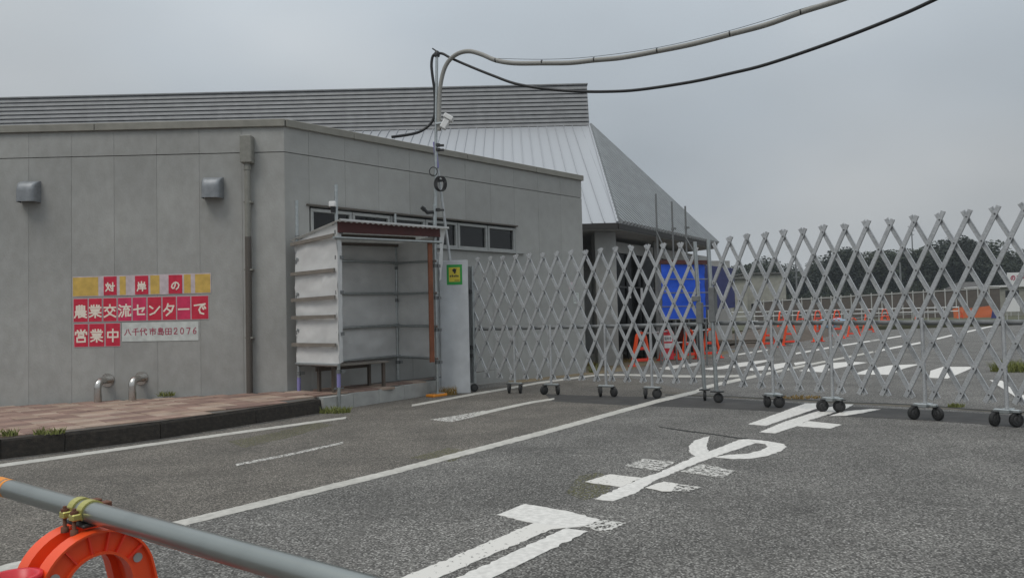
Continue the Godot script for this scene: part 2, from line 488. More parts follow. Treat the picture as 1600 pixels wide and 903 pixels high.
# ------------------------------------------------------------------ scene
func _ready() -> void:
	rng.seed = 7
	cam_basis = Basis(Vector3.RIGHT, atan((497.0 - 451.5) / FOCAL)) * Basis(Vector3.BACK, -0.024)
	var cam := Camera3D.new()
	cam.fov = rad_to_deg(2.0 * atan(451.5 / FOCAL))
	cam.near = 0.05
	cam.far = 1500.0
	cam.transform = Transform3D(cam_basis, Vector3(0, CAM_H, 0))
	add_child(cam)
	cam.current = true
	var env := Environment.new()
	env.background_mode = Environment.BG_SKY
	env.sky = make_sky()
	env.tonemap_mode = Environment.TONE_MAPPER_LINEAR
	env.tonemap_exposure = 0.95
	env.sdfgi_enabled = true
	env.ssao_enabled = true
	env.ssil_enabled = true
	env.fog_enabled = true
	env.fog_density = 0.0006
	env.fog_light_color = Color(0.72, 0.75, 0.77)
	var we := WorldEnvironment.new()
	we.environment = env
	add_child(we)
	var sun := DirectionalLight3D.new()
	sun.light_energy = 0.4
	sun.light_angular_distance = 24.0
	sun.light_color = Color(1.0, 0.975, 0.94)
	sun.shadow_enabled = true
	sun.rotation_degrees = Vector3(-58, -38, 0)
	add_child(sun)
	make_materials()
	build_ground()
	build_pavement()
	build_concrete_building()
	build_hall()
	build_shelter()
	build_wall_things()
	build_gates()
	build_mast()
	build_site()
	build_distance()
	build_foreground()
	build_weeds()

# ------------------------------------------------------------------ ground
func sheet(called: String, pix: Array, y: float, m: Material, label: String, parent: Node = null) -> MeshInstance3D:
	var st := mb()
	var pts: Array = []
	for k in pix.size():
		var g := G(pix[k][0], pix[k][1])
		var g2 := G(pix[(k + 1) % pix.size()][0], pix[(k + 1) % pix.size()][1])
		g.y = y
		g2.y = y
		pts.append(g)
		if parent != null and g.length() < 16.0:          # road paint has a ragged edge
			var steps := mini(int(g.distance_to(g2) / 0.035), 160)
			var off := Vector3(-(g2 - g).z, 0, (g2 - g).x).normalized()
			for q in range(1, steps):
				pts.append(g.lerp(g2, float(q) / steps) + off * rng.randfn() * 0.005)
	slab(st, pts, minf(y, 0.0035))
	var o := obj(called, st, m, parent)
	if parent == null:
		o.set_meta("kind", "structure")
		o.set_meta("label", label)
	return o
func line_px(a: Array, half: float) -> Array:     # a painted line through pixels, half its height in pixels at either end
	var up: Array = []
	var down: Array = []
	for p in a:
		var k: float = half if p.size() < 3 else p[2]
		up.append([p[0], p[1] - k])
		down.push_front([p[0], p[1] + k])
	return up + down
func marking(called: String, label: String, polys: Array) -> void:   # [material, pixels]
	var t := Node3D.new()
	t.name = numbered(called)
	add_child(t)
	t.set_meta("kind", "structure")
	t.set_meta("label", label)
	var y := 0.004
	for p in polys:
		sheet("paint", p[1], y, p[0], "", t)
		y += 0.0006

func build_ground() -> void:
	var st := mb()
	quad(st, Vector3(-400, 0, -600), Vector3(500, 0, -600), Vector3(500, 0, 30), Vector3(-400, 0, 30))
	structure("ground", st, M.asphalt)
	sheet("side_lane", [[-420, 768], [0, 716], [250, 685], [504, 644], [632, 623], [700, 612], [850, 596], [985, 590], [1086, 613], [1035, 625], [980, 640], [850, 676], [600, 741], [275, 820], [0, 891], [-420, 1010]], 0.0015, M.asphalt_fine, "smoother brownish lane between kerb and lane line")
	# the lane line, the kerb line and the broken ones
	marking("lane_line", "long white lane line running under the gate", [[M.paint_old, line_px([[-60, 911, 6.6], [0, 891, 5.8], [275, 820, 5.0], [600, 741, 4.1], [850, 676, 3.5], [980, 640, 2.9], [1035, 625, 2.8], [1086, 613, 2.6], [1104, 605, 2.6], [1125, 600, 2.4], [1195, 585, 2.0], [1260, 571, 1.6], [1325, 558, 1.3], [1375, 548, 1.2]], 3.0)]])
	marking("kerb_line", "white edge line along the old dark kerb", [[M.paint_old, line_px([[-160, 751, 2.7], [0, 728, 2.4], [270, 690, 2.0], [540, 653, 1.5]], 2.5)]])
	marking("edge_line", "white edge line passing under the end of the gate", [[M.paint_old, line_px([[643, 634, 1.5], [740, 616, 1.6], [788, 608, 1.5], [844, 598, 1.4], [934, 586, 1.2], [985, 586, 1.3], [1060, 588, 1.6], [1126, 588.5, 1.7], [1156, 587.5, 1.6]], 1.6)]])
	marking("faded_line", "faded broken white line in front of the white post panel", [[M.paint_worn, [[672, 656], [704, 659.5], [738, 652.5], [768, 644.5], [756, 642], [717, 649]]], [M.paint_old, line_px([[742, 648.5, 2.2], [790, 637.5, 2.0], [830, 629, 1.6], [866, 623.5, 1.2]], 1.5)]])
	marking("faded_line", "thin worn white line beside the kerb line", [[M.paint_worn, line_px([[368, 727, 1.6], [450, 711, 1.5], [536, 692, 1.4]], 1.5)]])
	# the three characters, upside down from here
	marking("road_character", "white painted character for stop, farthest of three, under gate wheels", [
		[M.paint, [[1170, 663], [1197, 665.5], [1228, 655], [1291, 634], [1286, 630.5], [1259, 630.5]]],
		[M.paint, [[1187, 675.6], [1211.6, 677.6], [1247, 666], [1260, 658.6], [1320, 640], [1334.7, 632], [1312, 632], [1296, 637], [1227.5, 659]]],
		[M.paint, [[1247, 666.5], [1298, 670], [1316.4, 664], [1262, 658.2]]],
		[M.paint, [[1296, 650.5], [1322, 650], [1352, 645], [1377, 640], [1362, 639.5], [1318, 643.5]]]])
	marking("road_character", "white painted curved character with a loop, middle of three", [
		[M.paint, [[929.7, 780.3], [957.8, 783.4], [993.8, 771], [1025, 750.6], [1093.8, 722.5], [1115.6, 714.7], [1181, 692.8], [1168.8, 686.6], [1156, 687.5], [1106, 707], [1087.5, 713], [1025, 741], [1003, 747.5], [970, 761.6]]],
		[M.paint, [[1108.8, 681.9], [1087.5, 688], [1076.6, 697.5], [1078, 707], [1089, 714.7], [1107.8, 707], [1104.7, 697.5]]],
		[M.paint, [[1168.8, 686.6], [1200, 689.7], [1225, 694.4], [1229.7, 699], [1221.9, 705], [1200, 713], [1175, 717], [1143.8, 717.8], [1115.6, 714.7], [1137.5, 711.6], [1165.6, 710], [1187.5, 705], [1200, 699], [1197, 694.4], [1181, 692.8]]],
		[M.paint_used, [[914, 753.8], [953, 741.9], [1003, 747.5], [970, 761.6]]],
		[M.paint_worn, [[976.6, 728.8], [1006, 717.8], [1056, 723], [1029.7, 736.6]]],
		[M.paint_worn, [[1064, 738], [1098, 726], [1150, 736.6], [1129.7, 747.5]]],
		[M.paint_used, [[1009, 763], [1037.5, 753.8], [1060, 757], [1050, 769], [1034, 769]]],
		[M.paint_worn, [[1060, 757], [1096.9, 763], [1078, 769], [1050, 769]]]])
	marking("road_character", "white painted character with two long strokes, closest to the orange barricade", [
		[M.paint, [[776, 804.7], [821.5, 788], [888.6, 799.7], [939, 813], [912, 823], [885, 825.5], [835, 818]]],
		[M.paint_worn, [[939, 813], [979, 818], [945.6, 833], [912, 823]]],
		[M.paint_used, [[835, 818], [885, 825.5], [861.7, 828], [687, 903], [560, 962], [488, 962], [630, 903]]],
		[M.paint, [[885, 826.5], [919, 831.5], [771, 903], [660, 962], [600, 962], [716, 903]]]])
	# hatching and arrows on the far side of the gate
	var hatch := [
		[[1030, 575.6], [1050, 571.4], [1096, 565.6], [1100, 568], [1086, 571.4], [1060, 574.8], [1046.5, 578]],
		[[1094.7, 576.4], [1129.6, 572.3], [1146, 568], [1200, 562.3], [1200, 564.8], [1171, 571.4], [1139.5, 575.6], [1113, 578]],
		[[1161.7, 578], [1183.6, 573.3], [1232, 566], [1237, 571], [1215, 577], [1179, 579.4]],
		[[1241, 567], [1262, 564.5], [1258, 568], [1243, 571]],
		[[1249.4, 579.4], [1273.8, 573.3], [1300.6, 567.2], [1330, 565.3], [1356.6, 566.5], [1300.6, 577], [1286, 581.8], [1266, 580.6]],
		[[1334, 585], [1357, 577], [1391, 571], [1440, 569], [1413, 576], [1394, 585.5]],
		[[1452.6, 590.4], [1455, 579.4], [1474.5, 573.3], [1520.8, 573.3], [1516, 577], [1481.8, 591.6]],
		[[1547.6, 594], [1567, 595], [1577, 603.8], [1603, 619], [1660, 652], [1645, 655], [1589, 620.8]]]
	for h in hatch:
		marking("hatch_mark", "white slanted hatch mark on the road beyond the gate", [[M.paint, h]])
	var far_lines := [
		[[1365, 550, 1.4], [1400, 543, 1.3], [1440, 535.5, 1.2]], [[1455, 532, 1.2], [1496, 522, 1.1]], [[1510, 519, 1.0], [1555, 508.7, 0.9]],
		[[1360, 533, 1.0], [1413, 524.6, 0.9]], [[1244, 552.6, 1.1], [1310, 541, 1.0], [1375, 530.7, 0.9]], [[1575, 503, 0.8], [1640, 488, 0.7]], [[1140, 556, 1.0], [1200, 547, 0.9]]]
	for l in far_lines:
		marking("far_lane_line", "thin white lane line on the road far beyond the gate", [[M.paint, line_px(l, 1.0)]])
	# sealing strip under the gate with its crack and gritty joint
	sheet("sealing_strip", [[852, 616], [948, 619], [1113, 622], [1213, 628], [1305, 634], [1450, 641], [1600, 650], [1700, 656], [1700, 676], [1600, 668], [1450, 657], [1305, 650], [1213, 643], [1113, 638], [948, 632], [862, 627]], 0.002, M.strip, "smooth dark strip of asphalt under the gate wheels")
	sheet("joint_grit", [[1000, 611], [1060, 614], [1113, 618], [1213, 622.5], [1305, 627], [1450, 634.5], [1600, 643], [1700, 649], [1700, 653], [1600, 647], [1450, 637.5], [1305, 630], [1213, 625], [1113, 620], [1060, 616]], 0.0022, M.grit, "gritty joint across the asphalt behind the gate")
	sheet("crack", line_px([[1040, 617, 0.5], [1150, 620, 0.6], [1213, 624, 0.6], [1262, 625, 0.9], [1305, 628.5, 0.6], [1390, 631, 0.8], [1450, 634, 0.6], [1520, 640, 1.0], [1600, 645, 0.7], [1690, 650, 0.7]], 0.6), 0.0032, M.crack, "crack along the gritty joint")
	sheet("crack", line_px([[1030, 667, 0.4], [1075, 674, 0.9], [1110, 678, 0.6], [1150, 684, 0.8], [1200, 689, 0.4]], 0.6), 0.0032, M.crack, "crack in the asphalt beside the curved character")
	for ms in [[[885, 770], [905, 744], [936, 738], [962, 752], [948, 772], [912, 782]], [[640, 716], [700, 700], [742, 706], [706, 722]], [[356, 690], [430, 676], [492, 660], [520, 664], [450, 684], [380, 700]]]:
		sheet("moss_patch", ms, 0.0028, M.moss, "thin moss grown over the asphalt")
	# verge soil by the hall, a low bank and a pale far pavement
	sheet("soil", [[770, 582], [905, 556], [1000, 552], [1130, 549], [1160, 546], [1130, 555], [1030, 566], [980, 579], [880, 590], [800, 600]], 0.003, M.soil, "sandy verge between the hall and the road")
	var bank := mb()
	var pts := [G(1138, 545), G(1215, 541), G(1290, 527), G(1350, 517), G(1420, 507), G(1370, 503), G(1280, 508), G(1190, 516), G(1135, 524)]
	var mid := Vector3.ZERO
	for p in pts:
		mid += p / pts.size()
	var inner: Array = []
	for p in pts:
		inner.append(p.lerp(mid, 0.35) + Vector3(0, 0.34 + rng.randf() * 0.16, 0))
	for i in pts.size():
		var j := (i + 1) % pts.size()
		quad(bank, pts[i], inner[i], inner[j], pts[j])
		tri(bank, inner[i], mid + Vector3(0, 0.5, 0), inner[j])
	structure("soil_bank", bank, M.soil_dark)
	var turf := mb()
	slab(turf, [Vector3(13, 0.25, -46), Vector3(60, 0.25, -62), Vector3(70, 0.3, -92), Vector3(10, 0.3, -92), Vector3(9, 0.3, -60)], 0.25)
	structure("grass_verge", turf, M.turf)

# ------------------------------------------------------------------ pavement and step
func pave_h(x: float) -> float:            # rises along the wall to the right
	return 0.10 + (x + 8.34) * 0.0315
func build_pavement() -> void:
	var k: Array = []          # foot of the old kerb
	for p in [[-420, 770], [-200, 745], [0, 718], [100, 706], [250, 686], [400, 662], [504, 645]]:
		k.append(G(p[0], p[1]))
	var kt: Array = []         # its top, a little farther back
	for i in k.size():
		kt.append(k[i] + Vector3(-0.03, 0.188 + 0.012 * i / 6.0, -0.05))
	var back := Vector3(-0.13, 0.0, -0.10)
	# kerb stones, one by one
	var kerb := thing("kerb", "old dark kerb stained black beside the tiled pavement", "kerb")
	for i in k.size() - 1:
		var n := maxi(1, int(round(k[i].distance_to(k[i + 1]) / 1.2)))
		for s in n:
			var a := float(s) / n + 0.004
			var b := float(s + 1) / n - 0.004
			var st := mb()
			var j := Vector3(rng.randf_range(-0.008, 0.008), rng.randf_range(-0.010, 0.004), rng.randf_range(-0.008, 0.008))
			var f0: Vector3 = k[i].lerp(k[i + 1], a)
			var f1: Vector3 = k[i].lerp(k[i + 1], b)
			var t0: Vector3 = kt[i].lerp(kt[i + 1], a) + j
			var t1: Vector3 = kt[i].lerp(kt[i + 1], b) + j
			var e := Vector3(-0.012, 0.0, -0.012)
			var dn := Vector3(0, -0.02, 0)
			quad(st, f0, t0 + dn, t1 + dn, f1)
			quad(st, t0 + dn, t0 + e, t1 + e, t1 + dn)
			quad(st, t0 + e, t0 + back, t1 + back, t1 + e)
			quad(st, f0 + back, f0, f1, f1 + back)
			quad(st, f0, f0 + back, t0 + back, t0 + dn)
			quad(st, f1, t1 + dn, t1 + back, f1 + back)
			obj("kerb_stone", st, M.kerb_old, kerb)
	# earth and moss caught along the kerb's top edge and foot, with ragged outlines
	for band in [[0.0, 0.0045, M.soil_dark, "earth_edge", kt, Vector3(-0.04, 0, -0.04), 0.055], [0.0, 0.003, M.strip, "gutter_dirt", k, Vector3(0.035, 0, 0.03), 0.075]]:
		var near_edge: Array = []
		var far_edge: Array = []
		var line: Array = band[4]
		for i in line.size() - 1:
			var n := int(line[i].distance_to(line[i + 1]) / 0.05)
			for q in n:
				var c: Vector3 = line[i].lerp(line[i + 1], float(q) / n) + band[5]
				c.y = (c.y if band[3] == "earth_edge" else 0.0) + band[1]
				var out: Vector3 = band[5].normalized()
				near_edge.append(c - out * band[6] * rng.randf_range(0.1, 0.5))
				far_edge.append(c + out * band[6] * rng.randf_range(0.2, 1.1))
		var st := mb()
		for i in near_edge.size() - 1:
			quad(st, near_edge[i], far_edge[i], far_edge[i + 1], near_edge[i + 1])
		structure(band[3], st, band[2])
	# bedding under the tiles, then the tiles laid on the diagonal
	var bed := mb()
	var wall_pts: Array = []
	for i in kt.size():
		var x: float = lerpf(-12.5, -3.3, float(i) / (kt.size() - 1))
		wall_pts.append(Vector3(x, pave_h(x), -12.62))
	for i in kt.size() - 1:
		var d := Vector3(0, -0.012, 0)
		quad(bed, kt[i] + back + d, wall_pts[i] + d, wall_pts[i + 1] + d, kt[i + 1] + back + d)
	structure("pavement_bed", bed, M.base_grey)
	var pave := Node3D.new()
	pave.name = "pavement"
	add_child(pave)
	pave.set_meta("kind", "structure")
	var side := 0.30
	var tm := mb()
	box(tm, Vector3(-side / 2 + 0.003, -0.04, -side / 2 + 0.003), Vector3(side / 2 - 0.003, 0.0, side / 2 - 0.003), 0.004)
	var tile_mesh := commit(tm)
	var poly := PackedVector2Array()
	for p in kt:
		poly.append(Vector2(p.x + back.x, p.z + back.z))
	poly.append(Vector2(-3.2, -12.5))
	poly.append(Vector2(-14.0, -12.5))
	var spots: Array = []
	for i in range(-60, 60):
		for j in range(-60, 60):
			var c := Vector2(-6, -11) + Vector2(i - j, i + j) * side * 0.7071
			var ok := true
			for q in [Vector2(0.1, 0), Vector2(-0.1, 0), Vector2(0, 0.1), Vector2(0, -0.1)]:
				if not Geometry2D.is_point_in_polygon(c + q, poly):
					ok = false
			if ok and c.x > -9.6 and absf(c.x) / -c.y < 0.82:
				spots.append([c, i, j])
	var rows := {}
	for s in spots:
		var c: Vector2 = s[0]
		# height: between the kerb top (0.195) and the foot of the wall
		var zk := -8.0
		for i in kt.size() - 1:
			if c.x >= kt[i].x and c.x <= kt[i + 1].x:
				zk = lerpf(kt[i].z, kt[i + 1].z, (c.x - kt[i].x) / (kt[i + 1].x - kt[i].x))
		var f := clampf((zk - c.y) / maxf(zk + 12.5, 0.3), 0.0, 1.0)
		var y := lerpf(0.192, pave_h(c.x), f) + rng.randf_range(-0.002, 0.003)
		var pick := posmod(s[1] * 2 + s[2] + (1 if rng.randf() < 0.45 else 0), 5)
		put("tile", tile_mesh, M.tile[pick], pave, Transform3D(Basis(Vector3.UP, PI / 4 + rng.randf_range(-0.01, 0.01)) * Basis(Vector3.RIGHT, rng.randf_range(-0.006, 0.006)), Vector3(c.x, y, c.y)))
	# the pale block step in front of the shelter and its tiled top
	var f: Array = []
	for p in [[505, 643], [552, 636.5], [592, 630], [632, 624], [668, 618], [700, 611]]:
		f.append(G(p[0], p[1]))
	var step := thing("block_step", "pale concrete block step under the sheeted shelter", "step")
	for i in f.size() - 1:
		var st := mb()
		var h0 := 0.205 + 0.008 * i
		var dir: Vector3 = (f[i + 1] - f[i]).normalized()
		var inw := Vector3(dir.z, 0, -dir.x)
		if inw.x > 0:
			inw = -inw
		var a: Vector3 = f[i] + dir * 0.003
		var b: Vector3 = f[i + 1] - dir * 0.003
		var up := Vector3(0, h0, 0)
		hexa(st, [a, b, b + inw * 0.12, a + inw * 0.12, a + up, b + up, b + inw * 0.12 + up, a + inw * 0.12 + up])
		obj("block", st, M.block, step)
	var top := mb()
	var back_pts := [Vector3(-3.3, 0.235, -12.55), Vector3(-2.6, 0.25, -13.3), Vector3(-2.05, 0.26, -13.9), Vector3(-1.5, 0.27, -14.5), Vector3(-0.9, 0.28, -15.1), Vector3(-0.3, 0.3, -15.7)]
	for i in f.size() - 1:
		var u := Vector3(-0.1, 0.2 + 0.008 * i, -0.04)
		var u2 := Vector3(-0.1, 0.2 + 0.008 * (i + 1), -0.04)
		quad(top, f[i] + u, back_pts[i], back_pts[i + 1], f[i + 1] + u2)
	structure("step_bed", top, M.base_grey)
	# tiles on the step
	var step_pave := Node3D.new()
	step_pave.name = "step_pavement"
	add_child(step_pave)
	step_pave.set_meta("kind", "structure")
	var poly2 := PackedVector2Array()
	for p in f:
		poly2.append(Vector2(p.x - 0.12, p.z))
	for i in back_pts.size():
		var p: Vector3 = back_pts[back_pts.size() - 1 - i]
		poly2.append(Vector2(p.x, p.z))
	for i in range(-20, 20):
		for j in range(-20, 20):
			var c := Vector2(-2.4, -13) + Vector2(i - j, i + j) * side * 0.7071
			if Geometry2D.is_point_in_polygon(c, poly2):
				var y := 0.225 + clampf((-c.y - 11.5) * 0.012, 0.0, 0.05)
				put("tile", tile_mesh, M.tile[posmod(i * 2 + j, 5)], step_pave, Transform3D(Basis(Vector3.UP, PI / 4), Vector3(c.x, y, c.y)))

# ------------------------------------------------------------------ the concrete building
const WALL_TOP := 4.56
var W0 := Vector3(-3.686, 0, -12.5)
var W1 := Vector3(1.712, 0, -18.2)
func build_concrete_building() -> void:
	var b := thing("concrete_building", "low grey board-marked concrete building with angled front wall", "building", W0)
	var u := (W1 - W0).normalized()
	var n := u.cross(Vector3.UP) * -1.0
	if n.z < 0:
		n = -n
	var right := Transform3D(Basis(u, Vector3.UP, n), Vector3.ZERO)
	var length := W0.distance_to(W1)
	var back := mb()
	box(back, Vector3(-12.5, -0.2, -0.30), Vector3(-0.11, 4.5, -0.05))
	obj("wall_core", back, M.concrete[0], b)
	# right core leaves the window band open
	var win_a := 0.455
	var win_b := 5.50
	var wy0 := 2.74
	var wy1 := 3.26
	for r in [[-0.0, -0.2, length - 0.01, wy0 - 0.06], [-0.0, wy1 + 0.06, length - 0.01, 4.5], [-0.0, wy0 - 0.06, win_a - 0.02, wy1 + 0.06], [win_b + 0.02, wy0 - 0.06, length - 0.01, wy1 + 0.06]]:
		var st := mb()
		box(st, Vector3(r[0], r[1], -0.30), Vector3(r[2], r[3], -0.05))
		var o := obj("wall_core", st, M.concrete[0], b)
		o.transform = right
	# formwork panels, each with its own tone; a recessed groove below the parapet
	var count := 0
	for i in 17:
		var x1 := -0.70 * i - 0.0012
		var x0 := -0.70 * (i + 1) + 0.0012
		for row in [[-0.2, 4.138], [4.151, WALL_TOP]]:
			var st := mb()
			box(st, Vector3(x0, row[0], -0.05), Vector3(x1, row[1], rng.randf_range(-0.001, 0.001)), 0.0018)
			obj("wall_panel", st, M.concrete[count % 4 if rng.randf() < 0.6 else 0], b)
			count += 1
	var cuts: Array = [0.0, win_a]
	for i in range(1, 8):
		cuts.append(win_a + (win_b - win_a) * i / 7.0)
	cuts.append_array([win_b + 0.78, win_b + 1.56, length])
	for i in cuts.size() - 1:
		var x0: float = cuts[i] + 0.0012
		var x1: float = cuts[i + 1] - 0.0012
		var rows := [[-0.2, 4.138], [4.151, WALL_TOP]]
		if x0 > win_a - 0.1 and x1 < win_b + 0.1:
			rows = [[-0.2, wy0 - 0.03], [wy1 + 0.03, 4.138], [4.151, WALL_TOP]]
		for row in rows:
			var st := mb()
			box(st, Vector3(x0, row[0], -0.05), Vector3(x1, row[1], rng.randf_range(-0.001, 0.001)), 0.0018)
			var o := obj("wall_panel", st, M.concrete[count % 4 if rng.randf() < 0.6 else 0], b)
			o.transform = right
			count += 1
	# coping in lengths
	for i in 4:
		var st := mb()
		box(st, Vector3(-3.1 * (i + 1) + 0.003, WALL_TOP, -0.33), Vector3(-3.1 * i + (0.02 if i == 0 else -0.003), WALL_TOP + 0.125, 0.045), 0.008)
		obj("coping", st, M.coping, b)
	for r in [[0.02, 1.35], [1.356, 4.1], [4.106, 6.2], [6.206, length + 0.05]]:
		var st := mb()
		box(st, Vector3(r[0], WALL_TOP, -0.33), Vector3(r[1], WALL_TOP + 0.125, 0.045), 0.008)
		var o := obj("coping", st, M.coping, b)
		o.transform = right
	# flat roof, end wall and rear wall close the room
	var roof := mb()
	var corner: Array = []
	for p in [[-16.1, -12.6], [-3.8, -12.62], [1.45, -18.2], [0.6, -19.55], [-16.1, -19.55]]:
		corner.append(Vector3(p[0], 4.48, p[1]) - W0)
	slab(roof, corner, 0.2)
	obj("flat_roof", roof, M.base_grey, b)
	for e in [[Vector3(1.6, 0, -18.25), Vector3(0.75, 0, -19.6)], [Vector3(0.75, 0, -19.6), Vector3(-16.1, 0, -19.6)], [Vector3(-16.1, 0, -19.6), Vector3(-16.1, 0, -12.6)]]:
		var st := mb()
		var a: Vector3 = e[0] - W0 + Vector3(0, 2.14, 0)
		var c: Vector3 = e[1] - W0 + Vector3(0, 2.14, 0)
		bar(st, a, c, 4.7, 0.2, Vector3.UP)
		obj("wall_core", st, M.concrete[0], b)
	# window band: six panes, a frame round each, a flashing above and a sill
	for i in 6:
		var x0 := win_a + 0.02 + (win_b - win_a - 0.02) * i / 6.0
		var x1 := win_a + 0.02 + (win_b - win_a - 0.02) * (i + 1) / 6.0 - 0.012
		var fr := mb()
		var t := 0.055
		box(fr, Vector3(x0, wy0, -0.10), Vector3(x1, wy0 + t, 0.012), 0.004)
		box(fr, Vector3(x0, wy1 - t, -0.10), Vector3(x1, wy1, 0.012), 0.004)
		box(fr, Vector3(x0, wy0 + t, -0.10), Vector3(x0 + t, wy1 - t, 0.010), 0.004)
		box(fr, Vector3(x1 - t, wy0 + t, -0.10), Vector3(x1, wy1 - t, 0.010), 0.004)
		var w := obj("window", fr, M.frame_pale, b)
		w.transform = right
		var g := mb()
		box(g, Vector3(x0 + t, wy0 + t, -0.045), Vector3(x1 - t, wy1 - t, -0.039))
		obj("pane", g, M.glass, w)
	var fl := mb()
	box(fl, Vector3(win_a - 0.06, wy1 + 0.032, -0.02), Vector3(win_b + 0.05, wy1 + 0.062, 0.055), 0.004)
	var o1 := obj("flashing", fl, M.drain_brown, b)
	o1.transform = right
	var sl := mb()
	box(sl, Vector3(win_a - 0.05, wy0 - 0.028, -0.02), Vector3(win_b + 0.25, wy0 - 0.002, 0.05), 0.004)
	var o2 := obj("sill", sl, M.frame_pale, b)
	o2.transform = right

# ------------------------------------------------------------------ the hall with the metal roof
func build_hall() -> void:
	var c := Z(965, 348, 20.0)                    # near eave corner
	var bb := Z(1118, 380, 26.6)                  # far eave corner
	bb.y = c.y
	var a := Z(921, 196, 29.3)                    # where ridge wall and hips meet
	var e := (bb - c).normalized()
	bb = c + e * ((a - c).dot(e))                 # the verge runs square to the eave
	var top := Z(917, 133, 29.3).y
	var h := thing("metal_roofed_hall", "tall hall with ribbed steel hip roof and slatted upper wall", "building")
	var x_left := -26.0
	# front roof in standing seam sheets
	var step := 0.335
	var n := int((c.x - x_left) / step)
	var slope := Vector3(0, a.y - c.y, a.z - c.z)
	var nrm := Vector3(0, -slope.z, slope.y).normalized()
	for i in n + 2:
		var x1 := c.x - step * (i - 1)
		var x0 := x1 - step
		if i == 0:
			# last sheet is cut along the hip
			continue
		var st := mb()
		var lo0 := Vector3(x0 + 0.004, c.y, c.z)
		var lo1 := Vector3(x1 - 0.004, c.y, c.z)
		quad(st, lo0, lo0 + slope, lo1 + slope, lo1)
		var r := nrm * 0.035
		bar(st, lo0 + r * 0.5, lo0 + slope + r * 0.5, 0.02, 0.04, Vector3.RIGHT)
		obj("roof_sheet", st, M.steel_roof, h)
	# the corner sheet towards the hip
	var hip := mb()
	tri(hip, c, Vector3(c.x, a.y, a.z), a)
	bar(hip, c + Vector3(0, 0.02, 0), a + Vector3(0, 0.02, 0), 0.06, 0.05, Vector3.RIGHT)
	obj("roof_sheet", hip, M.steel_roof, h)
	# side roof with close ribs
	var side := mb()
	tri(side, c, a, bb)
	obj("side_roof", side, M.steel_rib, h)
	var ribs := mb()
	var sn := (bb - c).cross(a - c).normalized()
	if sn.y < 0:
		sn = -sn
	var count := 36
	for i in range(1, count + 1):
		var f := float(i) / count
		var p := c.lerp(bb, f) + sn * 0.045
		var q := c.lerp(a, f) + sn * 0.045
		bar(ribs, p - (q - p).normalized() * 0.04, q, 0.09, 0.14, e)
	var ro := obj("roof_ribs", ribs, M.steel_rib, h)
	ro.set_meta("kind", "stuff")
	# eaves, soffit
	var fas := mb()
	bar(fas, Vector3(x_left, c.y - 0.085, c.z + 0.02), Vector3(c.x, c.y - 0.085, c.z + 0.02), 0.15, 0.04, Vector3.UP)
	bar(fas, c + Vector3(0.02, -0.085, 0), bb + Vector3(0.02, -0.085, 0), 0.15, 0.04, Vector3.UP)
	obj("eave_trim", fas, M.bronze, h)
	var sof := mb()
	var g0 := c + Vector3(0, -0.13, 0)
	var g1 := bb + Vector3(0, -0.13, 0)
	slab(sof, [Vector3(x_left, g0.y, g0.z), g0, g1, Vector3(a.x, g0.y, -33.0), Vector3(x_left, g0.y, -33.0)], 0.05)
	obj("soffit", sof, M.concrete[2], h)
	# slatted upper wall, slat by slat
	var slat_h := (top - a.y) / 10.0
	for i in 10:
		var st := mb()
		var y0 := a.y + slat_h * i
		var dx := -0.05 * i / 9.0
		hexa(st, [Vector3(x_left, y0 + 0.012, a.z - 0.03), Vector3(a.x + dx, y0 + 0.012, a.z - 0.03), Vector3(a.x + dx, y0 + 0.008, a.z + 0.042), Vector3(x_left, y0 + 0.008, a.z + 0.042),
			Vector3(x_left, y0 + slat_h + 0.01, a.z - 0.03), Vector3(a.x + dx, y0 + slat_h + 0.01, a.z - 0.03), Vector3(a.x + dx, y0 + slat_h - 0.018, a.z + 0.006), Vector3(x_left, y0 + slat_h - 0.018, a.z + 0.006)])
		obj("wall_slat", st, M.louvre, h)
	var core := mb()
	box(core, Vector3(x_left, a.y - 0.3, -34.0), Vector3(a.x - 0.08, top - 0.03, a.z - 0.04))
	obj("upper_wall", core, M.louvre, h)
	var cap := mb()
	box(cap, Vector3(x_left, top + 0.01, -34.1), Vector3(a.x - 0.02, top + 0.07, a.z + 0.06), 0.01)
	obj("ridge_cap", cap, M.louvre, h)
	# rear fill under the verge
	var rear := mb()
	tri(rear, bb, a, Vector3(a.x, bb.y, a.z))
	obj("gable", rear, M.concrete[0], h)
	# pier, glazed front set back under the eave, rear column
	var pl := Z(933, 500, 20.5)
	var pr := Z(966, 500, 20.5)
	var pier := mb()
	box(pier, Vector3(pl.x, 0, -21.4), Vector3(pr.x, g0.y - 0.05, -20.5), 0.01)
	obj("pier", pier, M.concrete[1], h)
	var s0 := Vector3(pr.x - 0.1, 0, -21.45)
	var s1 := s0 + e * 8.2
	var beam := mb()
	bar(beam, s0 + Vector3(0, g0.y - 0.35, 0), s1 + Vector3(0, g0.y - 0.35, 0), 0.3, 0.16, Vector3.UP)
	obj("beam", beam, M.concrete[1], h)
	for i in 7:
		var f0 := s0 + e * (8.2 * i / 7.0)
		var f1 := s0 + e * (8.2 * (i + 1) / 7.0)
		var wm := mb()
		bar(wm, f0, f0 + Vector3(0, g0.y - 0.5, 0), 0.06, 0.1, e)
		bar(wm, f0 + Vector3(0, 0.95, 0), f1 + Vector3(0, 0.95, 0), 0.05, 0.08, Vector3.UP)
		bar(wm, f0 + Vector3(0, 2.15, 0), f1 + Vector3(0, 2.15, 0), 0.05, 0.08, Vector3.UP)
		var win := obj("window", wm, M.dark_steel, h)
		var g := mb()
		bar(g, f0 + Vector3(0, (g0.y - 0.5) * 0.5, 0) - e * -0.03, f1 + Vector3(0, (g0.y - 0.5) * 0.5, 0), g0.y - 0.5, 0.01, Vector3.UP)
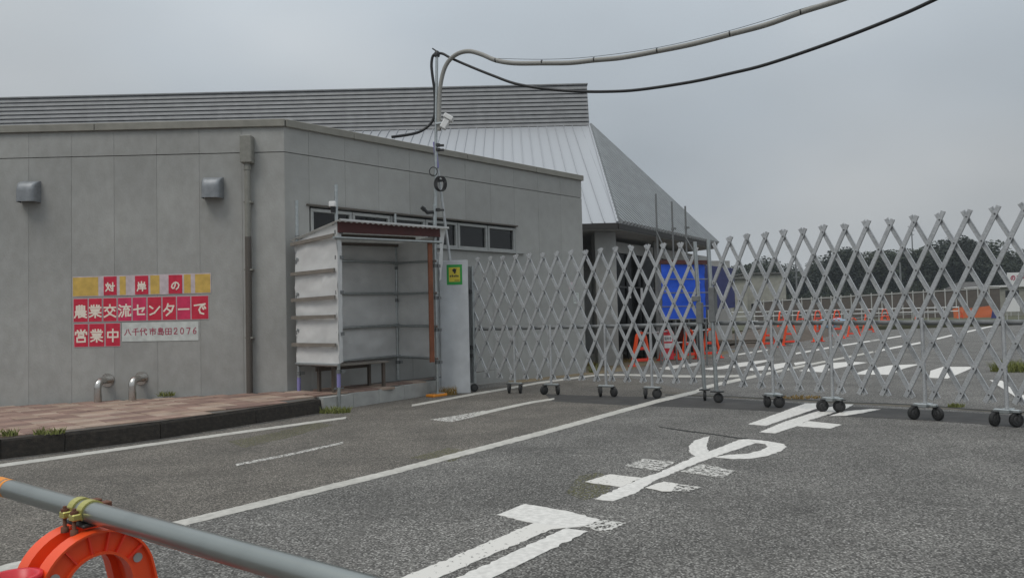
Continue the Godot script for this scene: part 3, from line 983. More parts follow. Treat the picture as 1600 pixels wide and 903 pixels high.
		obj("pane", g, M.glass_hall, win)
	var col := mb()
	var cp := Z(1029, 500, 23.4)
	box(col, Vector3(cp.x - 0.08, 0, -23.5), Vector3(cp.x + 0.08, g0.y - 0.05, -23.34), 0.01)
	obj("column", col, M.concrete[2], h)
	var inner := mb()
	bar(inner, Vector3(-3, 1.8, -30), Vector3(9.5, 1.8, -33.5), 3.6, 0.2, Vector3.UP)
	obj("rear_wall", inner, M.concrete[0], h)
	# doorway frame between the concrete wall and the pier
	var d0 := Z(909, 421, 21.9)
	var d1 := Z(931, 421, 21.9)
	var df := mb()
	bar(df, Vector3(d0.x - 0.3, d0.y, -21.9), Vector3(d1.x, d0.y, -21.9), 0.07, 0.06, Vector3.UP)
	bar(df, Vector3(d1.x - 0.10, 0.3, -21.9), Vector3(d1.x - 0.10, d0.y, -21.9), 0.08, 0.06)
	bar(df, Vector3(d1.x - 0.36, 0.3, -21.9), Vector3(d1.x - 0.36, d0.y, -21.9), 0.05, 0.06)
	obj("door_frame", df, M.frame_pale, h)
	var sill := mb()
	box(sill, Vector3(0.9, 0, -22.2), Vector3(pr.x + 0.2, 0.28, -21.2), 0.02)
	obj("plinth", sill, M.block, h)
	# notices seen through the glass
	for p in [[982, 457, 0.5], [1001, 459, 0.35]]:
		var q := W(p[0], p[1], s0, Vector3(e.z, 0, -e.x))
		var nb := frame(e)
		var st := mb()
		box(st, Vector3(-0.08, -0.17, 0), Vector3(0.08, 0.17, 0.006))
		var o := obj("paper_notice", st, M.white)
		o.transform = Transform3D(nb, q + nb.z * 0.04)
		tag(o, "small white notice on the dark glazing of the hall", "notice", "notices on the hall glazing")

# ------------------------------------------------------------------ scaffold shelter
func clamp_ring(st: SurfaceTool, at: Vector3, axis: Vector3) -> void:
	lathe(st, at - axis * 0.03, axis, [[0, 0.036], [0.06, 0.036]], 8)
	box(st, at + Vector3(0.02, -0.025, 0.01), at + Vector3(0.085, 0.025, 0.05))
func wavy(st: SurfaceTool, a: Vector3, b: Vector3, c: Vector3, d: Vector3, nu: int, nv: int, amp: float, seed_: int) -> void:
	# a sheet between four corners that sags and wrinkles; a-b lower edge, d-c upper edge
	var n := FastNoiseLite.new()
	n.seed = seed_
	n.frequency = 1.6
	var nn := (b - a).cross(d - a).normalized()
	var grid: Array = []
	for j in nv + 1:
		var row: Array = []
		for i in nu + 1:
			var u := float(i) / nu
			var v := float(j) / nv
			var p := a.lerp(b, u).lerp(d.lerp(c, u), v)
			var k := n.get_noise_3d(p.x * 1.2 + p.z * 0.5, p.y * 1.4 + u * 0.7, p.z * 1.2) + 0.45 * n.get_noise_3d(p.x * 4.0 + p.y * 2.2, p.y * 3.0 - p.x, p.z * 4.0)
			var hold := 1.0 - 0.75 * pow(absf(cos(v * PI * 4.0)), 4.0)
			row.append(p + nn * amp * k * hold + Vector3(0, (0.02 * n.get_noise_2d(u * 9.0, 3.3) if j == 0 else 0.0), 0))
		grid.append(row)
	st.set_smooth_group(1)
	for j in nv:
		for i in nu:
			quad(st, grid[j][i], grid[j + 1][i], grid[j + 1][i + 1], grid[j][i + 1])
	st.set_smooth_group(-1)
func build_shelter() -> void:
	var o := Vector3(-2.68, 0, -11.76)
	var fr := Vector3(-1.34, 0, -13.45)
	var u := (fr - o).normalized()
	var wid := o.distance_to(fr)
	var b := frame(u)
	if b.z.dot(Vector3(0, 0, 1)) < 0:
		b = Basis(u, Vector3.UP, -b.z)
	# local: x along the front to the right, z out towards the road; back at z = -1
	var t := thing("scaffold_shelter", "white sheeted shelter of scaffold pipes against the concrete wall", "shelter", o, b)
	var dep := -1.0
	var top_l := 2.86
	var top_r := 2.96
	# standards
	var posts := [[0.0, 0.0, 0.02, 3.45], [0.0, dep, 0.20, 3.32], [wid, 0.0, 0.06, 3.35], [wid, dep, 0.22, 3.30]]
	for p in posts:
		var st := mb()
		tube(st, [Vector3(p[0], p[2], p[1]), Vector3(p[0], p[3], p[1])], 0.0265, 10)
		var po := obj("standard", st, M.galv, t)
		for y in [0.55, 1.2, 1.75, 2.3, 2.75]:
			if p[0] == wid and y > 2.5:
				continue
			var cs := mb()
			clamp_ring(cs, Vector3(p[0], y + rng.randf_range(-0.05, 0.05), p[1]), Vector3.UP)
			obj("clamp", cs, M.galv_dull, po)
		var jk := mb()
		box(jk, Vector3(p[0] - 0.1, p[2] - 0.02, p[1] - 0.07), Vector3(p[0] + 0.1, p[2] + 0.004, p[1] + 0.07))
		obj("base_plate", jk, M.galv, po)
		if p[1] == 0.0:
			var nut := mb()
			box(nut, Vector3(p[0] - 0.085, 0.315, p[1] - 0.012), Vector3(p[0] + 0.085, 0.335, p[1] + 0.012))
			obj("jack_nut", nut, M.galv_dull, po)
	for p in [[0.0, dep], [0.0, 0.0]]:
		var st := mb()
		lathe(st, Vector3(p[0], 0.34 if p[1] == 0.0 else 0.24, p[1]), Vector3.UP, [[0, 0.029], [0.22, 0.029]], 10)
		obj("tape_band", st, M.purple, t)
	# rails: back three, right three, bottom, top
	for y in [0.66, 1.22, 1.80, 2.36]:
		var st := mb()
		tube(st, [Vector3(-0.05, y, dep + 0.05), Vector3(wid + 0.05, y + 0.03, dep + 0.05)], 0.0243, 8)
		obj("rail", st, M.galv, t)
		var st2 := mb()
		tube(st2, [Vector3(wid - 0.05, y + 0.02, dep), Vector3(wid - 0.05, y, 0.1)], 0.0243, 8)
		obj("rail", st2, M.galv, t)
	var rb := mb()
	tube(rb, [Vector3(-0.05, 0.68, dep), Vector3(-0.05, 0.68, 0.06)], 0.0243, 8)
	obj("rail", rb, M.galv, t)
	var rf := mb()
	tube(rf, [Vector3(-0.1, top_l - 0.24, 0.05), Vector3(wid + 0.12, top_r - 0.26, 0.05)], 0.0243, 8)
	obj("rail", rf, M.galv, t)
	# sheets
	var sl := mb()
	wavy(sl, Vector3(-0.03, 0.70, dep - 0.02), Vector3(-0.03, 0.68, 0.05), Vector3(-0.03, top_l - 0.02, 0.05), Vector3(-0.03, top_l - 0.22, dep - 0.02), 16, 34, 0.035, 3)
	obj("side_sheet", sl, M.sheet, t)
	var fold := mb()
	wavy(fold, Vector3(-0.03, 0.70, 0.052), Vector3(0.06, 0.72, 0.035), Vector3(0.07, top_l - 0.02, 0.035), Vector3(-0.03, top_l - 0.02, 0.052), 3, 30, 0.02, 9)
	obj("sheet_fold", fold, M.sheet, t)
	var sb := mb()
	wavy(sb, Vector3(-0.02, 0.66, dep + 0.0), Vector3(wid, 0.70, dep + 0.0), Vector3(wid, top_r - 0.22, dep + 0.0), Vector3(-0.02, top_l - 0.25, dep + 0.0), 24, 32, 0.04, 4)
	obj("rear_sheet", sb, M.sheet, t)
	var sr := mb()
	wavy(sr, Vector3(wid + 0.02, 0.66, dep), Vector3(wid + 0.02, 0.66, 0.0), Vector3(wid + 0.02, top_r - 0.15, 0.0), Vector3(wid + 0.02, top_r - 0.22, dep), 14, 32, 0.04, 5)
	obj("side_sheet", sr, M.sheet, t)
	var flap := mb()
	wavy(flap, Vector3(wid + 0.05, top_r - 0.95, 0.04), Vector3(wid + 0.12, top_r - 0.92, 0.02), Vector3(wid + 0.2, top_r - 0.05, 0.06), Vector3(wid + 0.06, top_r - 0.06, 0.07), 4, 16, 0.03, 6)
	obj("sheet_flap", flap, M.sheet, t)
	# battens nailed across the left sheet
	for y in [[2.66, 2.60], [2.13, 2.12], [1.715, 1.70], [1.42, 1.42], [0.985, 0.99]]:
		var st := mb()
		bar(st, Vector3(-0.075, y[1], dep - 0.06), Vector3(-0.075, y[0], 0.03), 0.055, 0.03, Vector3.UP)
		obj("batten", st, M.timber, t)
	# roof: corrugated sheet, red timber beam, lining
	var rs := mb()
	var ncor := 44
	rs.set_smooth_group(1)
	for i in ncor * 2:
		var x0 := -0.08 + (wid + 0.3) * i / (ncor * 2.0)
		var x1 := -0.08 + (wid + 0.3) * (i + 1) / (ncor * 2.0)
		var y0 := top_l + 0.03 + 0.05 * x0 / wid + 0.012 * sin(i * PI * 0.5)
		var y1 := top_l + 0.03 + 0.05 * x1 / wid + 0.012 * sin((i + 1) * PI * 0.5)
		quad(rs, Vector3(x0, y0, 0.16), Vector3(x0, y0 - 0.22, dep - 0.1), Vector3(x1, y1 - 0.22, dep - 0.1), Vector3(x1, y1, 0.16))
	rs.set_smooth_group(-1)
	obj("roof_sheet", rs, M.sheet, t)
	var bm := mb()
	bar(bm, Vector3(-0.02, top_l - 0.07, 0.06), Vector3(wid + 0.06, top_r - 0.09, 0.06), 0.17, 0.035, Vector3.UP)
	obj("front_beam", bm, M.timber_red, t)
	var ed := mb()
	bar(ed, Vector3(-0.05, top_l + 0.03, 0.15), Vector3(wid + 0.2, top_r - 0.01, 0.15), 0.03, 0.03, Vector3.UP)
	obj("roof_edge", ed, M.sheet, t)
	for i in 3:
		var st := mb()
		var z := 0.0 - 0.45 * i
		bar(st, Vector3(-0.02, top_l - 0.05 - 0.09 * i, z - 0.05), Vector3(wid, top_r - 0.07 - 0.09 * i, z - 0.05), 0.05, 0.05, Vector3.UP)
		obj("purlin", st, M.bench, t)
	# rust coloured post at the right front
	var rp := mb()
	box(rp, Vector3(wid - 0.19, 0.60, 0.0), Vector3(wid - 0.085, top_r - 0.27, 0.03), 0.004)
	obj("timber_post", rp, M.timber_rust, t)
	# dark bench inside
	var bn := thing("bench", "dark wooden bench inside the sheeted shelter", "bench", o + b * Vector3(0.55, 0.235, -0.5), b)
	for i in 3:
		var st := mb()
		box(st, Vector3(-0.5, 0.40, -0.24 + 0.165 * i), Vector3(0.72, 0.43, -0.09 + 0.165 * i), 0.004)
		obj("seat_plank", st, M.timber if i == 2 else M.bench, bn)
	for x in [-0.42, 0.62]:
		for z in [-0.18, 0.18]:
			var st := mb()
			box(st, Vector3(x, -0.03, z - 0.025), Vector3(x + 0.05, 0.40, z + 0.025), 0.003)
			obj("leg", st, M.bench, bn)
	var apron := mb()
	box(apron, Vector3(-0.45, 0.32, -0.2), Vector3(0.66, 0.395, -0.17))
	obj("apron", apron, M.bench, bn)
	# orange pad under the right front pipe
	var pad := mb()
	box(pad, Vector3(-0.20, 0.0, -0.1), Vector3(0.14, 0.045, 0.1), 0.008)
	var po := obj("foot_pad", pad, M.tape)
	po.transform = Transform3D(b, fr)
	tag(po, "flat orange foot pad under a scaffold pipe", "foot pad")
	# lamps and camera clipped to the pipes
	var l1 := thing("work_lamp", "small white work lamp clipped to the shelter pipe", "lamp", o + Vector3(-0.04, 3.12, 0.05))
	var s1 := mb()
	box(s1, Vector3(-0.05, -0.02, -0.05), Vector3(0.05, 0.06, 0.05), 0.008)
	obj("housing", s1, M.white, l1)
	var s2 := mb()
	lathe(s2, Vector3(0, -0.02, 0), Vector3.DOWN, [[0, 0.036], [0.09, 0.03]], 12)
	obj("lens", s2, M.black, l1)
	var l2 := thing("site_camera", "black camera clipped to the pipe beside the tall mast", "camera", fr + Vector3(-0.06, 3.22, 0.06))
	var s3 := mb()
	tube(s3, [Vector3(0.06, 0, 0), Vector3(-0.05, -0.01, 0.02), Vector3(-0.11, 0.05, 0.05)], [0.03, 0.035, 0.028], 10)
	obj("body", s3, M.black, l2)
	var s4 := mb()
	lathe(s4, Vector3(-0.11, 0.05, 0.05), Vector3(-0.7, 0.6, 0.4).normalized(), [[-0.02, 0.042], [0.05, 0.034]], 12)
	obj("lens", s4, M.black, l2)

# ------------------------------------------------------------------ things on the concrete wall
func card(called: String, label: String, x0: float, y0: float, x1: float, y1: float, m: Material, chars: Array, rim: float, group: String, proud: float = 0.003) -> Node3D:
	var a := Z(x0, y1 - 0.024 * (x0 - 114.0), 12.5)      # y0, y1: rows of pixels at column 114; the wall's level lines rise to the right
	var c := Z(x1, y0 - 0.024 * (x1 - 114.0), 12.5)
	var w := absf(c.x - a.x)
	var h := absf(c.y - a.y)
	var tilt := rng.randf_range(-0.008, 0.008)
	var t := thing(called, label, "notice", Vector3((a.x + c.x) * 0.5, (a.y + c.y) * 0.5, -12.5 + proud), Basis(Vector3.BACK, tilt), group)
	var st := mb()
	box(st, Vector3(-w / 2, -h / 2, -0.001), Vector3(w / 2, h / 2, 0.002))
	if rim > 0.0:
		obj("sleeve", st, M.card_edge, t)
		var s2 := mb()
		box(s2, Vector3(-w / 2 + rim, -h / 2 + rim, 0.002), Vector3(w / 2 - rim, h / 2 - rim, 0.0032))
		obj("card", s2, m, t)
	else:
		obj("card", st, m, t)
	for ch in chars:     # [character, x, y, width, height, stroke, material]
		var g := mb()
		strokes(g, ch[0], Vector3(ch[1], ch[2], 0.0045), ch[3], ch[4], ch[5])
		obj("lettering", g, ch[6], t)
	return t
func build_wall_things() -> void:
	# three rows of sheets taped to the wall
	var ban := card("notice_banner", "yellow and pale pink banner strip, top row of wall notice", 112.5, 432.0, 329, 463.5, M.pink_sheet, [], 0.0, "")
	var l := -1.13
	for r in [[0.005, 0.42], [0.77, 0.87], [1.27, 1.42], [1.82, 1.93], [2.0, 2.25]]:
		var st := mb()
		box(st, Vector3(l + r[0], -0.155, 0.002), Vector3(l + r[1], 0.15, 0.0032))
		obj("yellow_patch", st, M.yellow_card, ban)
	var row1 := [["対", 161.5, 181.5, "facing"], ["岸", 210.5, 231, "shore"], ["の", 263.0, 284, "no"]]
	for r in row1:
		card("notice_card", "small red card %s (%s) on the yellow banner" % [r[0], r[3]], r[1], 433.5, r[2], 462.5, M.red_card, [[r[0], -0.075, 0.055, 0.15, 0.15, 0.022, M.card_ink]], 0.0, "", 0.0075)
	var row2 := [["農", 113.5, 137, 0, "farming"], ["業", 137.3, 159, 0, "trade"], ["交", 160, 182, 0, "crossing"], ["流", 183, 205.3, 1, "flow"], ["セ", 206, 228.5, 1, "se"], ["ン", 229.5, 252, 0, "n"], ["タ", 252.8, 275, 0, "ta"], ["ー", 275.5, 297.5, 1, "long dash"], ["で", 298, 325.5, 0, "de"]]
	for r in row2:
		card("notice_card", "red sleeved card %s (%s) in middle row of wall notice" % [r[0], r[4]], r[1], 466.5, r[2], 504.0, M.red_card_bright if r[3] == 1 else M.red_card,
			[[r[0], -0.10, 0.08, 0.20, 0.20, 0.026, M.card_ink]], 0.008, "")
	var row3 := [["営", 114.5, 137.5, "running"], ["業", 138, 163, "trade"], ["中", 163.8, 187.5, "middle"]]
	for r in row3:
		card("notice_card", "red sleeved card %s (%s) in bottom row of wall notice" % [r[0], r[3]], r[1], 506.0, r[2], 543.0, M.red_card,
			[[r[0], -0.10, 0.09, 0.20, 0.20, 0.026, M.card_ink]], 0.008, "")
	var chars: Array = []
	var x := -0.585
	for ch in ["八", "千", "代", "市", "島", "田"]:
		if ch == "市":
			x += 0.025
		chars.append([ch, x, 0.06, 0.115, 0.115, 0.013, M.red_ink])
		x += 0.127
	for ch in ["2", "0", "7", "6"]:
		chars.append([ch, x + 0.015, 0.06, 0.07, 0.11, 0.013, M.red_ink])
		x += 0.103
	card("address_card", "white strip with thin red lettering below the red cards", 190, 506.5, 309.5, 536.0, M.white_card, chars, 0.0, "", 0.0035)
	# vent hoods
	var hood_mesh := mb()
	var hw := 0.16
	var rows: Array = []
	for k in 13:
		var row: Array = []
		var yk := -0.18 + 0.35 * k / 12.0
		var dep := 0.20 * pow(maxf(0.0, 1.0 - pow(maxf(0.0, (yk + 0.04) / 0.212), 2.6)), 0.42)
		for q in 17:
			var a := PI * q / 16.0
			row.append(Vector3(-hw * signf(cos(a)) * pow(absf(cos(a)), 0.42), yk, 0.002 + dep * pow(sin(a), 0.42)))
		rows.append(row)
	hood_mesh.set_smooth_group(1)
	for k in 12:
		for q in 16:
			quad(hood_mesh, rows[k][q], rows[k + 1][q], rows[k + 1][q + 1], rows[k][q + 1])
	hood_mesh.set_smooth_group(-1)
	var hm := commit(hood_mesh)
	var duct := mb()
	lathe(duct, Vector3(0, -0.02, 0.0), Vector3.BACK, [[0, 0.12], [0.1, 0.12]], 16)
	var dm := commit(duct)
	for p in [[48, 300, "grey steel vent hood far from the downpipe"], [334, 294, "grey steel vent hood beside the downpipe"]]:
		var t := thing("vent_hood", p[2], "vent hood", Z(p[0], p[1], 12.5) + Vector3(0, 0.0, 0.003))
		put("cowl", hm, M.hood, t)
		put("duct", dm, M.black, t)
	# downpipe
	var dx := Z(389, 300, 12.5).x
	var dp := thing("downpipe", "tall downpipe with box hopper on the concrete wall", "downpipe", Vector3(dx, 0, -12.5))
	var hp := mb()
	box(hp, Vector3(-0.095, 3.95, 0.003), Vector3(0.095, 4.40, 0.17), 0.012)
	obj("hopper", hp, M.drain_grey, dp)
	var up := mb()
	tube(up, [Vector3(0.0, 3.96, 0.085), Vector3(0.0, 2.75, 0.085)], 0.048, 14)
	lathe(up, Vector3(0, 3.84, 0.085), Vector3.UP, [[0, 0.056], [0.07, 0.056]], 14)
	obj("upper_pipe", up, M.drain_grey, dp)
	var lo := mb()
	tube(lo, [Vector3(0.0, 2.75, 0.085), Vector3(0.0, 0.2, 0.085)], 0.050, 14)
	obj("lower_pipe", lo, M.drain_brown, dp)
	for y in [3.3, 2.2, 1.1]:
		var st := mb()
		box(st, Vector3(-0.06, y, 0.003), Vector3(0.07, y + 0.03, 0.12))
		obj("bracket", st, M.drain_grey, dp)
	# two bent stainless pipes at the foot of the wall
	for p in [[152, 627, "bent stainless vent pipe farther from the downpipe"], [206, 625, "bent stainless vent pipe closer to the downpipe"]]:
		var at := Z(p[0], p[1], 12.2)
		at.y = pave_h(at.x) + 0.02
		var t := thing("vent_pipe", p[2], "vent pipe", at)
		var st := mb(true)
		var path := [Vector3(0, -0.03, 0), Vector3(0, 0.21, 0)]
		for i in 7:
			var a := PI * 0.5 * i / 6.0
			path.append(Vector3(0, 0.21 + sin(a) * 0.1, -0.1 + cos(a) * 0.1))
		path.append(Vector3(0, 0.31, -0.31))
		tube(st, path, 0.058, 14)
		obj("pipe", st, M.stainless, t)
		var fl := mb()
		lathe(fl, Vector3(0, 0.31, -0.298), Vector3.BACK, [[0, 0.11], [0.012, 0.11]], 18)
		obj("flange", fl, M.stainless, t)
	# two notices on the right hand wall behind the gate
	var u := (W1 - W0).normalized()
	var n := Vector3(-u.z, 0, u.x)
	if n.z < 0:
		n = -n
	var nb := Basis(u, Vector3.UP, n)
	var q := W(893, 448, W0, n)
	var t1 := thing("round_notice", "round pale notice with red mark on the concrete wall", "notice", q + n * 0.004, nb)
	var r1 := mb()
	lathe(r1, Vector3.ZERO, n * 0 + Vector3.BACK, [[0, 0.11], [0.004, 0.11]], 18)
	obj("board", r1, M.pink_sheet, t1)
	var r2 := mb()
	box(r2, Vector3(-0.07, -0.02, 0.004), Vector3(0.07, 0.012, 0.0055))
	obj("print", r2, M.red_ink, t1)
	var q2 := W(900, 466, W0, n)
	var t2 := thing("paper_notice", "white paper notice with grey print on the concrete wall", "notice", q2 + n * 0.004, nb)
	var r3 := mb()
	box(r3, Vector3(-0.1, -0.13, 0), Vector3(0.1, 0.13, 0.004))
	obj("sheet", r3, M.white_card, t2)
	for i in 4:
		var pr := mb()
		box(pr, Vector3(-0.08, 0.08 - 0.05 * i, 0.004), Vector3(0.07 - 0.02 * (i % 2), 0.093 - 0.05 * i, 0.005))
		obj("print", pr, M.galv_dull, t2)

# ------------------------------------------------------------------ gates
func wheel_mesh(st_t: SurfaceTool, st_r: SurfaceTool, c: Vector3, axis: Vector3, r: float) -> void:
	lathe(st_t, c - axis * 0.022, axis, [[0, r * 0.8], [0.006, r * 0.97], [0.022, r], [0.038, r * 0.97], [0.044, r * 0.8]], 18)
	lathe(st_r, c - axis * 0.025, axis, [[0, r * 0.45], [0.004, r * 0.6], [0.046, r * 0.6], [0.05, r * 0.45]], 14)
func trolley(t: Node3D, x: float, post_h: float, pair: bool) -> void:
	# a caster trolley under the lattice at local x
	var tr := Node3D.new()
	tr.name = "trolley"
	t.add_child(tr, true)
	tr.position = Vector3(x, 0, 0)
	var st := mb()
	box(st, Vector3(-0.13, 0.158, -0.035), Vector3(0.13, 0.192, 0.035), 0.006)
	if pair:
		box(st, Vector3(-0.05, 0.152, -0.10), Vector3(0.05, 0.198, 0.10), 0.006)
	obj("base", st, M.galv, tr)
	var ps := mb()
	tube(ps, [Vector3(0, 0.19, 0), Vector3(0, post_h, 0)], 0.0215, 10)
	obj("post", ps, M.alu, tr)
	var spots := [Vector3(-0.10, 0.08, 0.03), Vector3(0.10, 0.08, -0.03)]
	for s in spots:
		var turn := rng.randf_range(-1.2, 1.2)
		var ax := Vector3(cos(turn), 0, sin(turn))
		var fwd := Vector3(-ax.z, 0, ax.x) * 0.03
		var tt := mb()
		var rr := mb()
		wheel_mesh(tt, rr, s + fwd, ax, 0.08)
		var wheel := obj("tyre", tt, M.rubber, tr)
		wheel.name = "wheel"
		var fk := mb()
		for k in [-1.0, 1.0]:
			bar(fk, s + fwd + ax * 0.034 * k - Vector3(0, 0.01, 0), s + ax * 0.03 * k + Vector3(0, 0.085, 0), 0.03, 0.006, fwd)
		box(fk, s + Vector3(-0.04, 0.078, -0.04), s + Vector3(0.04, 0.088, 0.04))
		obj("fork", fk, M.dark_steel, tr)
		obj("rim", rr, M.dark_steel, tr)
func lattice(t: Node3D, tips: Array, y0: float, y1: float, x_lo: float, x_hi: float, wid: float) -> void:
	# tips: x of the upper joints, evenly spaced; slats cross at seven rows below
	var rows := 7
	var step: float = (tips[-1] - tips[0]) / (tips.size() - 1)
	var dy := (y1 - y0) / rows
	var rv := mb()
	var half := step * 0.5
	for k in range(-4, tips.size() + 4):
		var xt: float = tips[0] + step * k
		for s in [-1.0, 1.0]:
			# s = -1: the slat runs down to the left, in front
			var xb: float = xt + s * half * rows
			var ext := 0.085 / (y1 - y0)
			var a := Vector3(xt - s * half * rows * ext, y1 + (y1 - y0) * ext, 0)
			var c := Vector3(xb + s * half * rows * ext, y0 - (y1 - y0) * ext, 0)
			# cut to the gate's own width
			var f0 := 0.0
			var f1 := 1.0
			var d := c.x - a.x
			for lim in [[x_lo, 1.0], [x_hi, -1.0]]:
				var ga: float = (a.x - lim[0]) * lim[1]
				var gc: float = (c.x - lim[0]) * lim[1]
				if ga < 0.0 and gc < 0.0:
					f0 = 2.0
				elif ga < 0.0:
					f0 = maxf(f0, ga / (ga - gc))
				elif gc < 0.0:
					f1 = minf(f1, ga / (ga - gc))
			if f0 >= f1 - 0.06:
				continue
			var p := a.lerp(c, f0) + Vector3(rng.randfn() * 0.004, rng.randfn() * 0.006, rng.randfn() * 0.002)
			var q := a.lerp(c, f1) + Vector3(rng.randfn() * 0.004, rng.randfn() * 0.006, rng.randfn() * 0.002)
			var z := 0.016 if s < 0 else -0.016
			var st := mb()
			var dirv := (q - p).normalized()
			var sd := Vector3(-dirv.y, dirv.x, 0)
			# shallow channel: a web with two lips
			var zz := Vector3(0, 0, z)
			bar(st, p + zz, q + zz, wid, 0.006, sd)
			for e in [-1.0, 1.0]:
				bar(st, p + zz + sd * e * (wid * 0.5 - 0.003) + Vector3(0, 0, -0.011 * signf(z)), q + zz + sd * e * (wid * 0.5 - 0.003) + Vector3(0, 0, -0.011 * signf(z)), 0.006, 0.018, sd)
			obj("slat", st, M.alu, t)
			if s < 0:
				for r in rows + 1:
					var fr := (float(r) / rows + ext) / (1.0 + 2.0 * ext)
					if fr > f0 and fr < f1:
						lathe(rv, a.lerp(c, fr) + Vector3(0, 0, z + 0.003), Vector3.BACK, [[0, 0.011], [0.006, 0.009]], 6)
	var ro := obj("rivets", rv, M.rivet, t)
	ro.set_meta("kind", "stuff")
func gate_tips(px: Array, o: Vector3, u: Vector3, n: Vector3) -> Array:
	var q0: Vector3 = W(px[0], px[1], o, n) - o
	var q1: Vector3 = W(px[2], px[3], o, n) - o
	var out: Array = []
	for i in px[4]:
		out.append(lerpf(q0.dot(u), q1.dot(u), float(i) / (px[4] - 1)))
	return out
func build_gates() -> void:
	# first gate: from the white panel to the double post
	var a := G(742, 612)
	var c := G(1104, 626)
	var u := (c - a).normalized()
	var b := frame(u)
	if b.z.z < 0:
		b = Basis(u, Vector3.UP, -b.z)
	var t := thing("expanding_gate", "grey aluminium lattice gate between white panel and double post", "gate", a, b, "expanding gates across the entrance")
	var tips := gate_tips([766, 402, 1063, 374, 14], a, u, b.z)
	var span := a.distance_to(c)
	lattice(t, tips, 0.34, 2.365, 0.02, span - 0.06, 0.046)
	for px in [[805, 618], [862, 621], [948, 626], [1020, 629]]:
		trolley(t, (W(px[0], px[1], a, b.z) - a).dot(u), 1.20, false)
	for x in [-0.075, 0.0]:
		var st := mb()
		tube(st, [Vector3(x, 0.16, 0), Vector3(x, 2.30, 0)], 0.03, 12)
		obj("end_post", st, M.galv_dull if x < 0 else M.galv, t)
	for y in [0.62, 0.78, 1.8]:
		var cap := mb()
		lathe(cap, Vector3(-0.04, y, 0.02), Vector3.UP, [[0, 0.05], [0.07, 0.045]], 10)
		obj("latch", cap, M.dark_steel, t)
	var tw := mb()
	var rw := mb()
	wheel_mesh(tw, rw, Vector3(0.0, 0.075, 0.02), Vector3(0.8, 0, 0.6), 0.075)
	obj("wheel", tw, M.rubber, t)
	obj("rim", rw, M.dark_steel, t)
	# meeting posts
	var ep := mb()
	tube(ep, [Vector3(span - 0.02, 0.16, 0.0), Vector3(span - 0.1, 2.44, 0.0)], 0.031, 12)
	obj("meeting_post", ep, M.galv, t)
	var bx := mb()
	box(bx, Vector3(span - 0.16, 1.52, -0.04), Vector3(span - 0.04, 1.60, 0.06), 0.006)
	obj("latch", bx, M.galv_dull, t)
	var bxl := mb()
	box(bxl, Vector3(span - 0.10, 1.18, -0.045), Vector3(span - 0.01, 1.5, 0.045), 0.006)
	obj("lock_case", bxl, M.galv_dull, t)
	var tw2 := mb()
	var rw2 := mb()
	wheel_mesh(tw2, rw2, Vector3(span - 0.02, 0.075, 0.0), Vector3(0.95, 0, -0.3), 0.075)
	box(rw2, Vector3(span - 0.09, 0.155, -0.06), Vector3(span + 0.05, 0.175, 0.06))
	obj("wheel", tw2, M.rubber, t)
	obj("rim", rw2, M.dark_steel, t)
	# second gate
	var a2 := G(1118, 629)
	var c2 := G(1580, 667)
	var u2 := (c2 - a2).normalized()
	var b2 := frame(u2)
	if b2.z.z < 0:
		b2 = Basis(u2, Vector3.UP, -b2.z)
	var t2 := thing("expanding_gate", "grey aluminium lattice gate over the painted road characters", "gate", a2, b2, "expanding gates across the entrance")
	var tips2 := gate_tips([1167.7, 376, 1556, 335, 12], a2, u2, b2.z)
	var reach: float = tips2[-1] + (tips2[-1] - tips2[0]) / 11.0 * 2.2
	lattice(t2, tips2 + [tips2[-1] + (tips2[-1] - tips2[0]) / 11.0, tips2[-1] + (tips2[-1] - tips2[0]) / 11.0 * 2.0], 0.34, 2.365, 0.05, reach + 0.6, 0.050)
	for px in [[1210, 638], [1303, 645], [1448, 657], [1576, 664]]:
		trolley(t2, (W(px[0], px[1], a2, b2.z) - a2).dot(u2), 1.22, true)
	var e2 := mb()
	tube(e2, [Vector3(0.03, 0.16, 0), Vector3(-0.03, 2.44, 0)], 0.031, 12)
	obj("meeting_post", e2, M.galv, t2)
	var e3 := mb()
	tube(e3, [Vector3(reach + 0.65, 0.16, 0), Vector3(reach + 0.65, 2.4, 0)], 0.031, 12)
	obj("end_post", e3, M.galv, t2)
	var bx2 := mb()
	box(bx2, Vector3(-0.03, 1.2, -0.045), Vector3(0.07, 1.72, 0.045), 0.006)
	obj("latch", bx2, M.galv_dull, t2)
	var tw3 := mb()
	var rw3 := mb()
	wheel_mesh(tw3, rw3, Vector3(0.06, 0.075, 0.0), Vector3(0.5, 0, 0.86), 0.075)
	box(rw3, Vector3(-0.04, 0.155, -0.06), Vector3(0.12, 0.175, 0.06))
	obj("wheel", tw3, M.rubber, t2)
	obj("rim", rw3, M.dark_steel, t2)
	# pipes tied along the back of both gates
	var p1 := mb()
	tube(p1, [a + u * -0.25 + Vector3(0, 1.14, 0) - b.z * 0.09, c + Vector3(0, 1.165, 0) - b.z * 0.09], 0.030, 12)
	var po := obj("gate_pipe", p1, M.galv_dull)
	tag(po, "scaffold pipe tied along the back of the gate by the white panel", "pipe")
	var p2 := mb()
	tube(p2, [a2 + u2 * 0.02 + Vector3(0, 1.18, 0) - b2.z * 0.09, a2 + u2 * (reach + 0.6) + Vector3(0, 1.14, 0) - b2.z * 0.09], 0.030, 12)
	var po2 := obj("gate_pipe", p2, M.galv_dull)
	tag(po2, "scaffold pipe tied along the back of the gate over the road characters", "pipe")
	# white panel closing the gap to the shelter, with a taped warning sign
	var wl := G(690, 615)
	var wr := G(735, 614)
	var bu := frame(wr - wl)
	if bu.z.z < 0:
		bu = Basis(bu.x, Vector3.UP, -bu.z)
	var wp := thing("post_panel", "tall white panel standing between shelter and gate", "panel", wl, bu)
	var ws := mb()
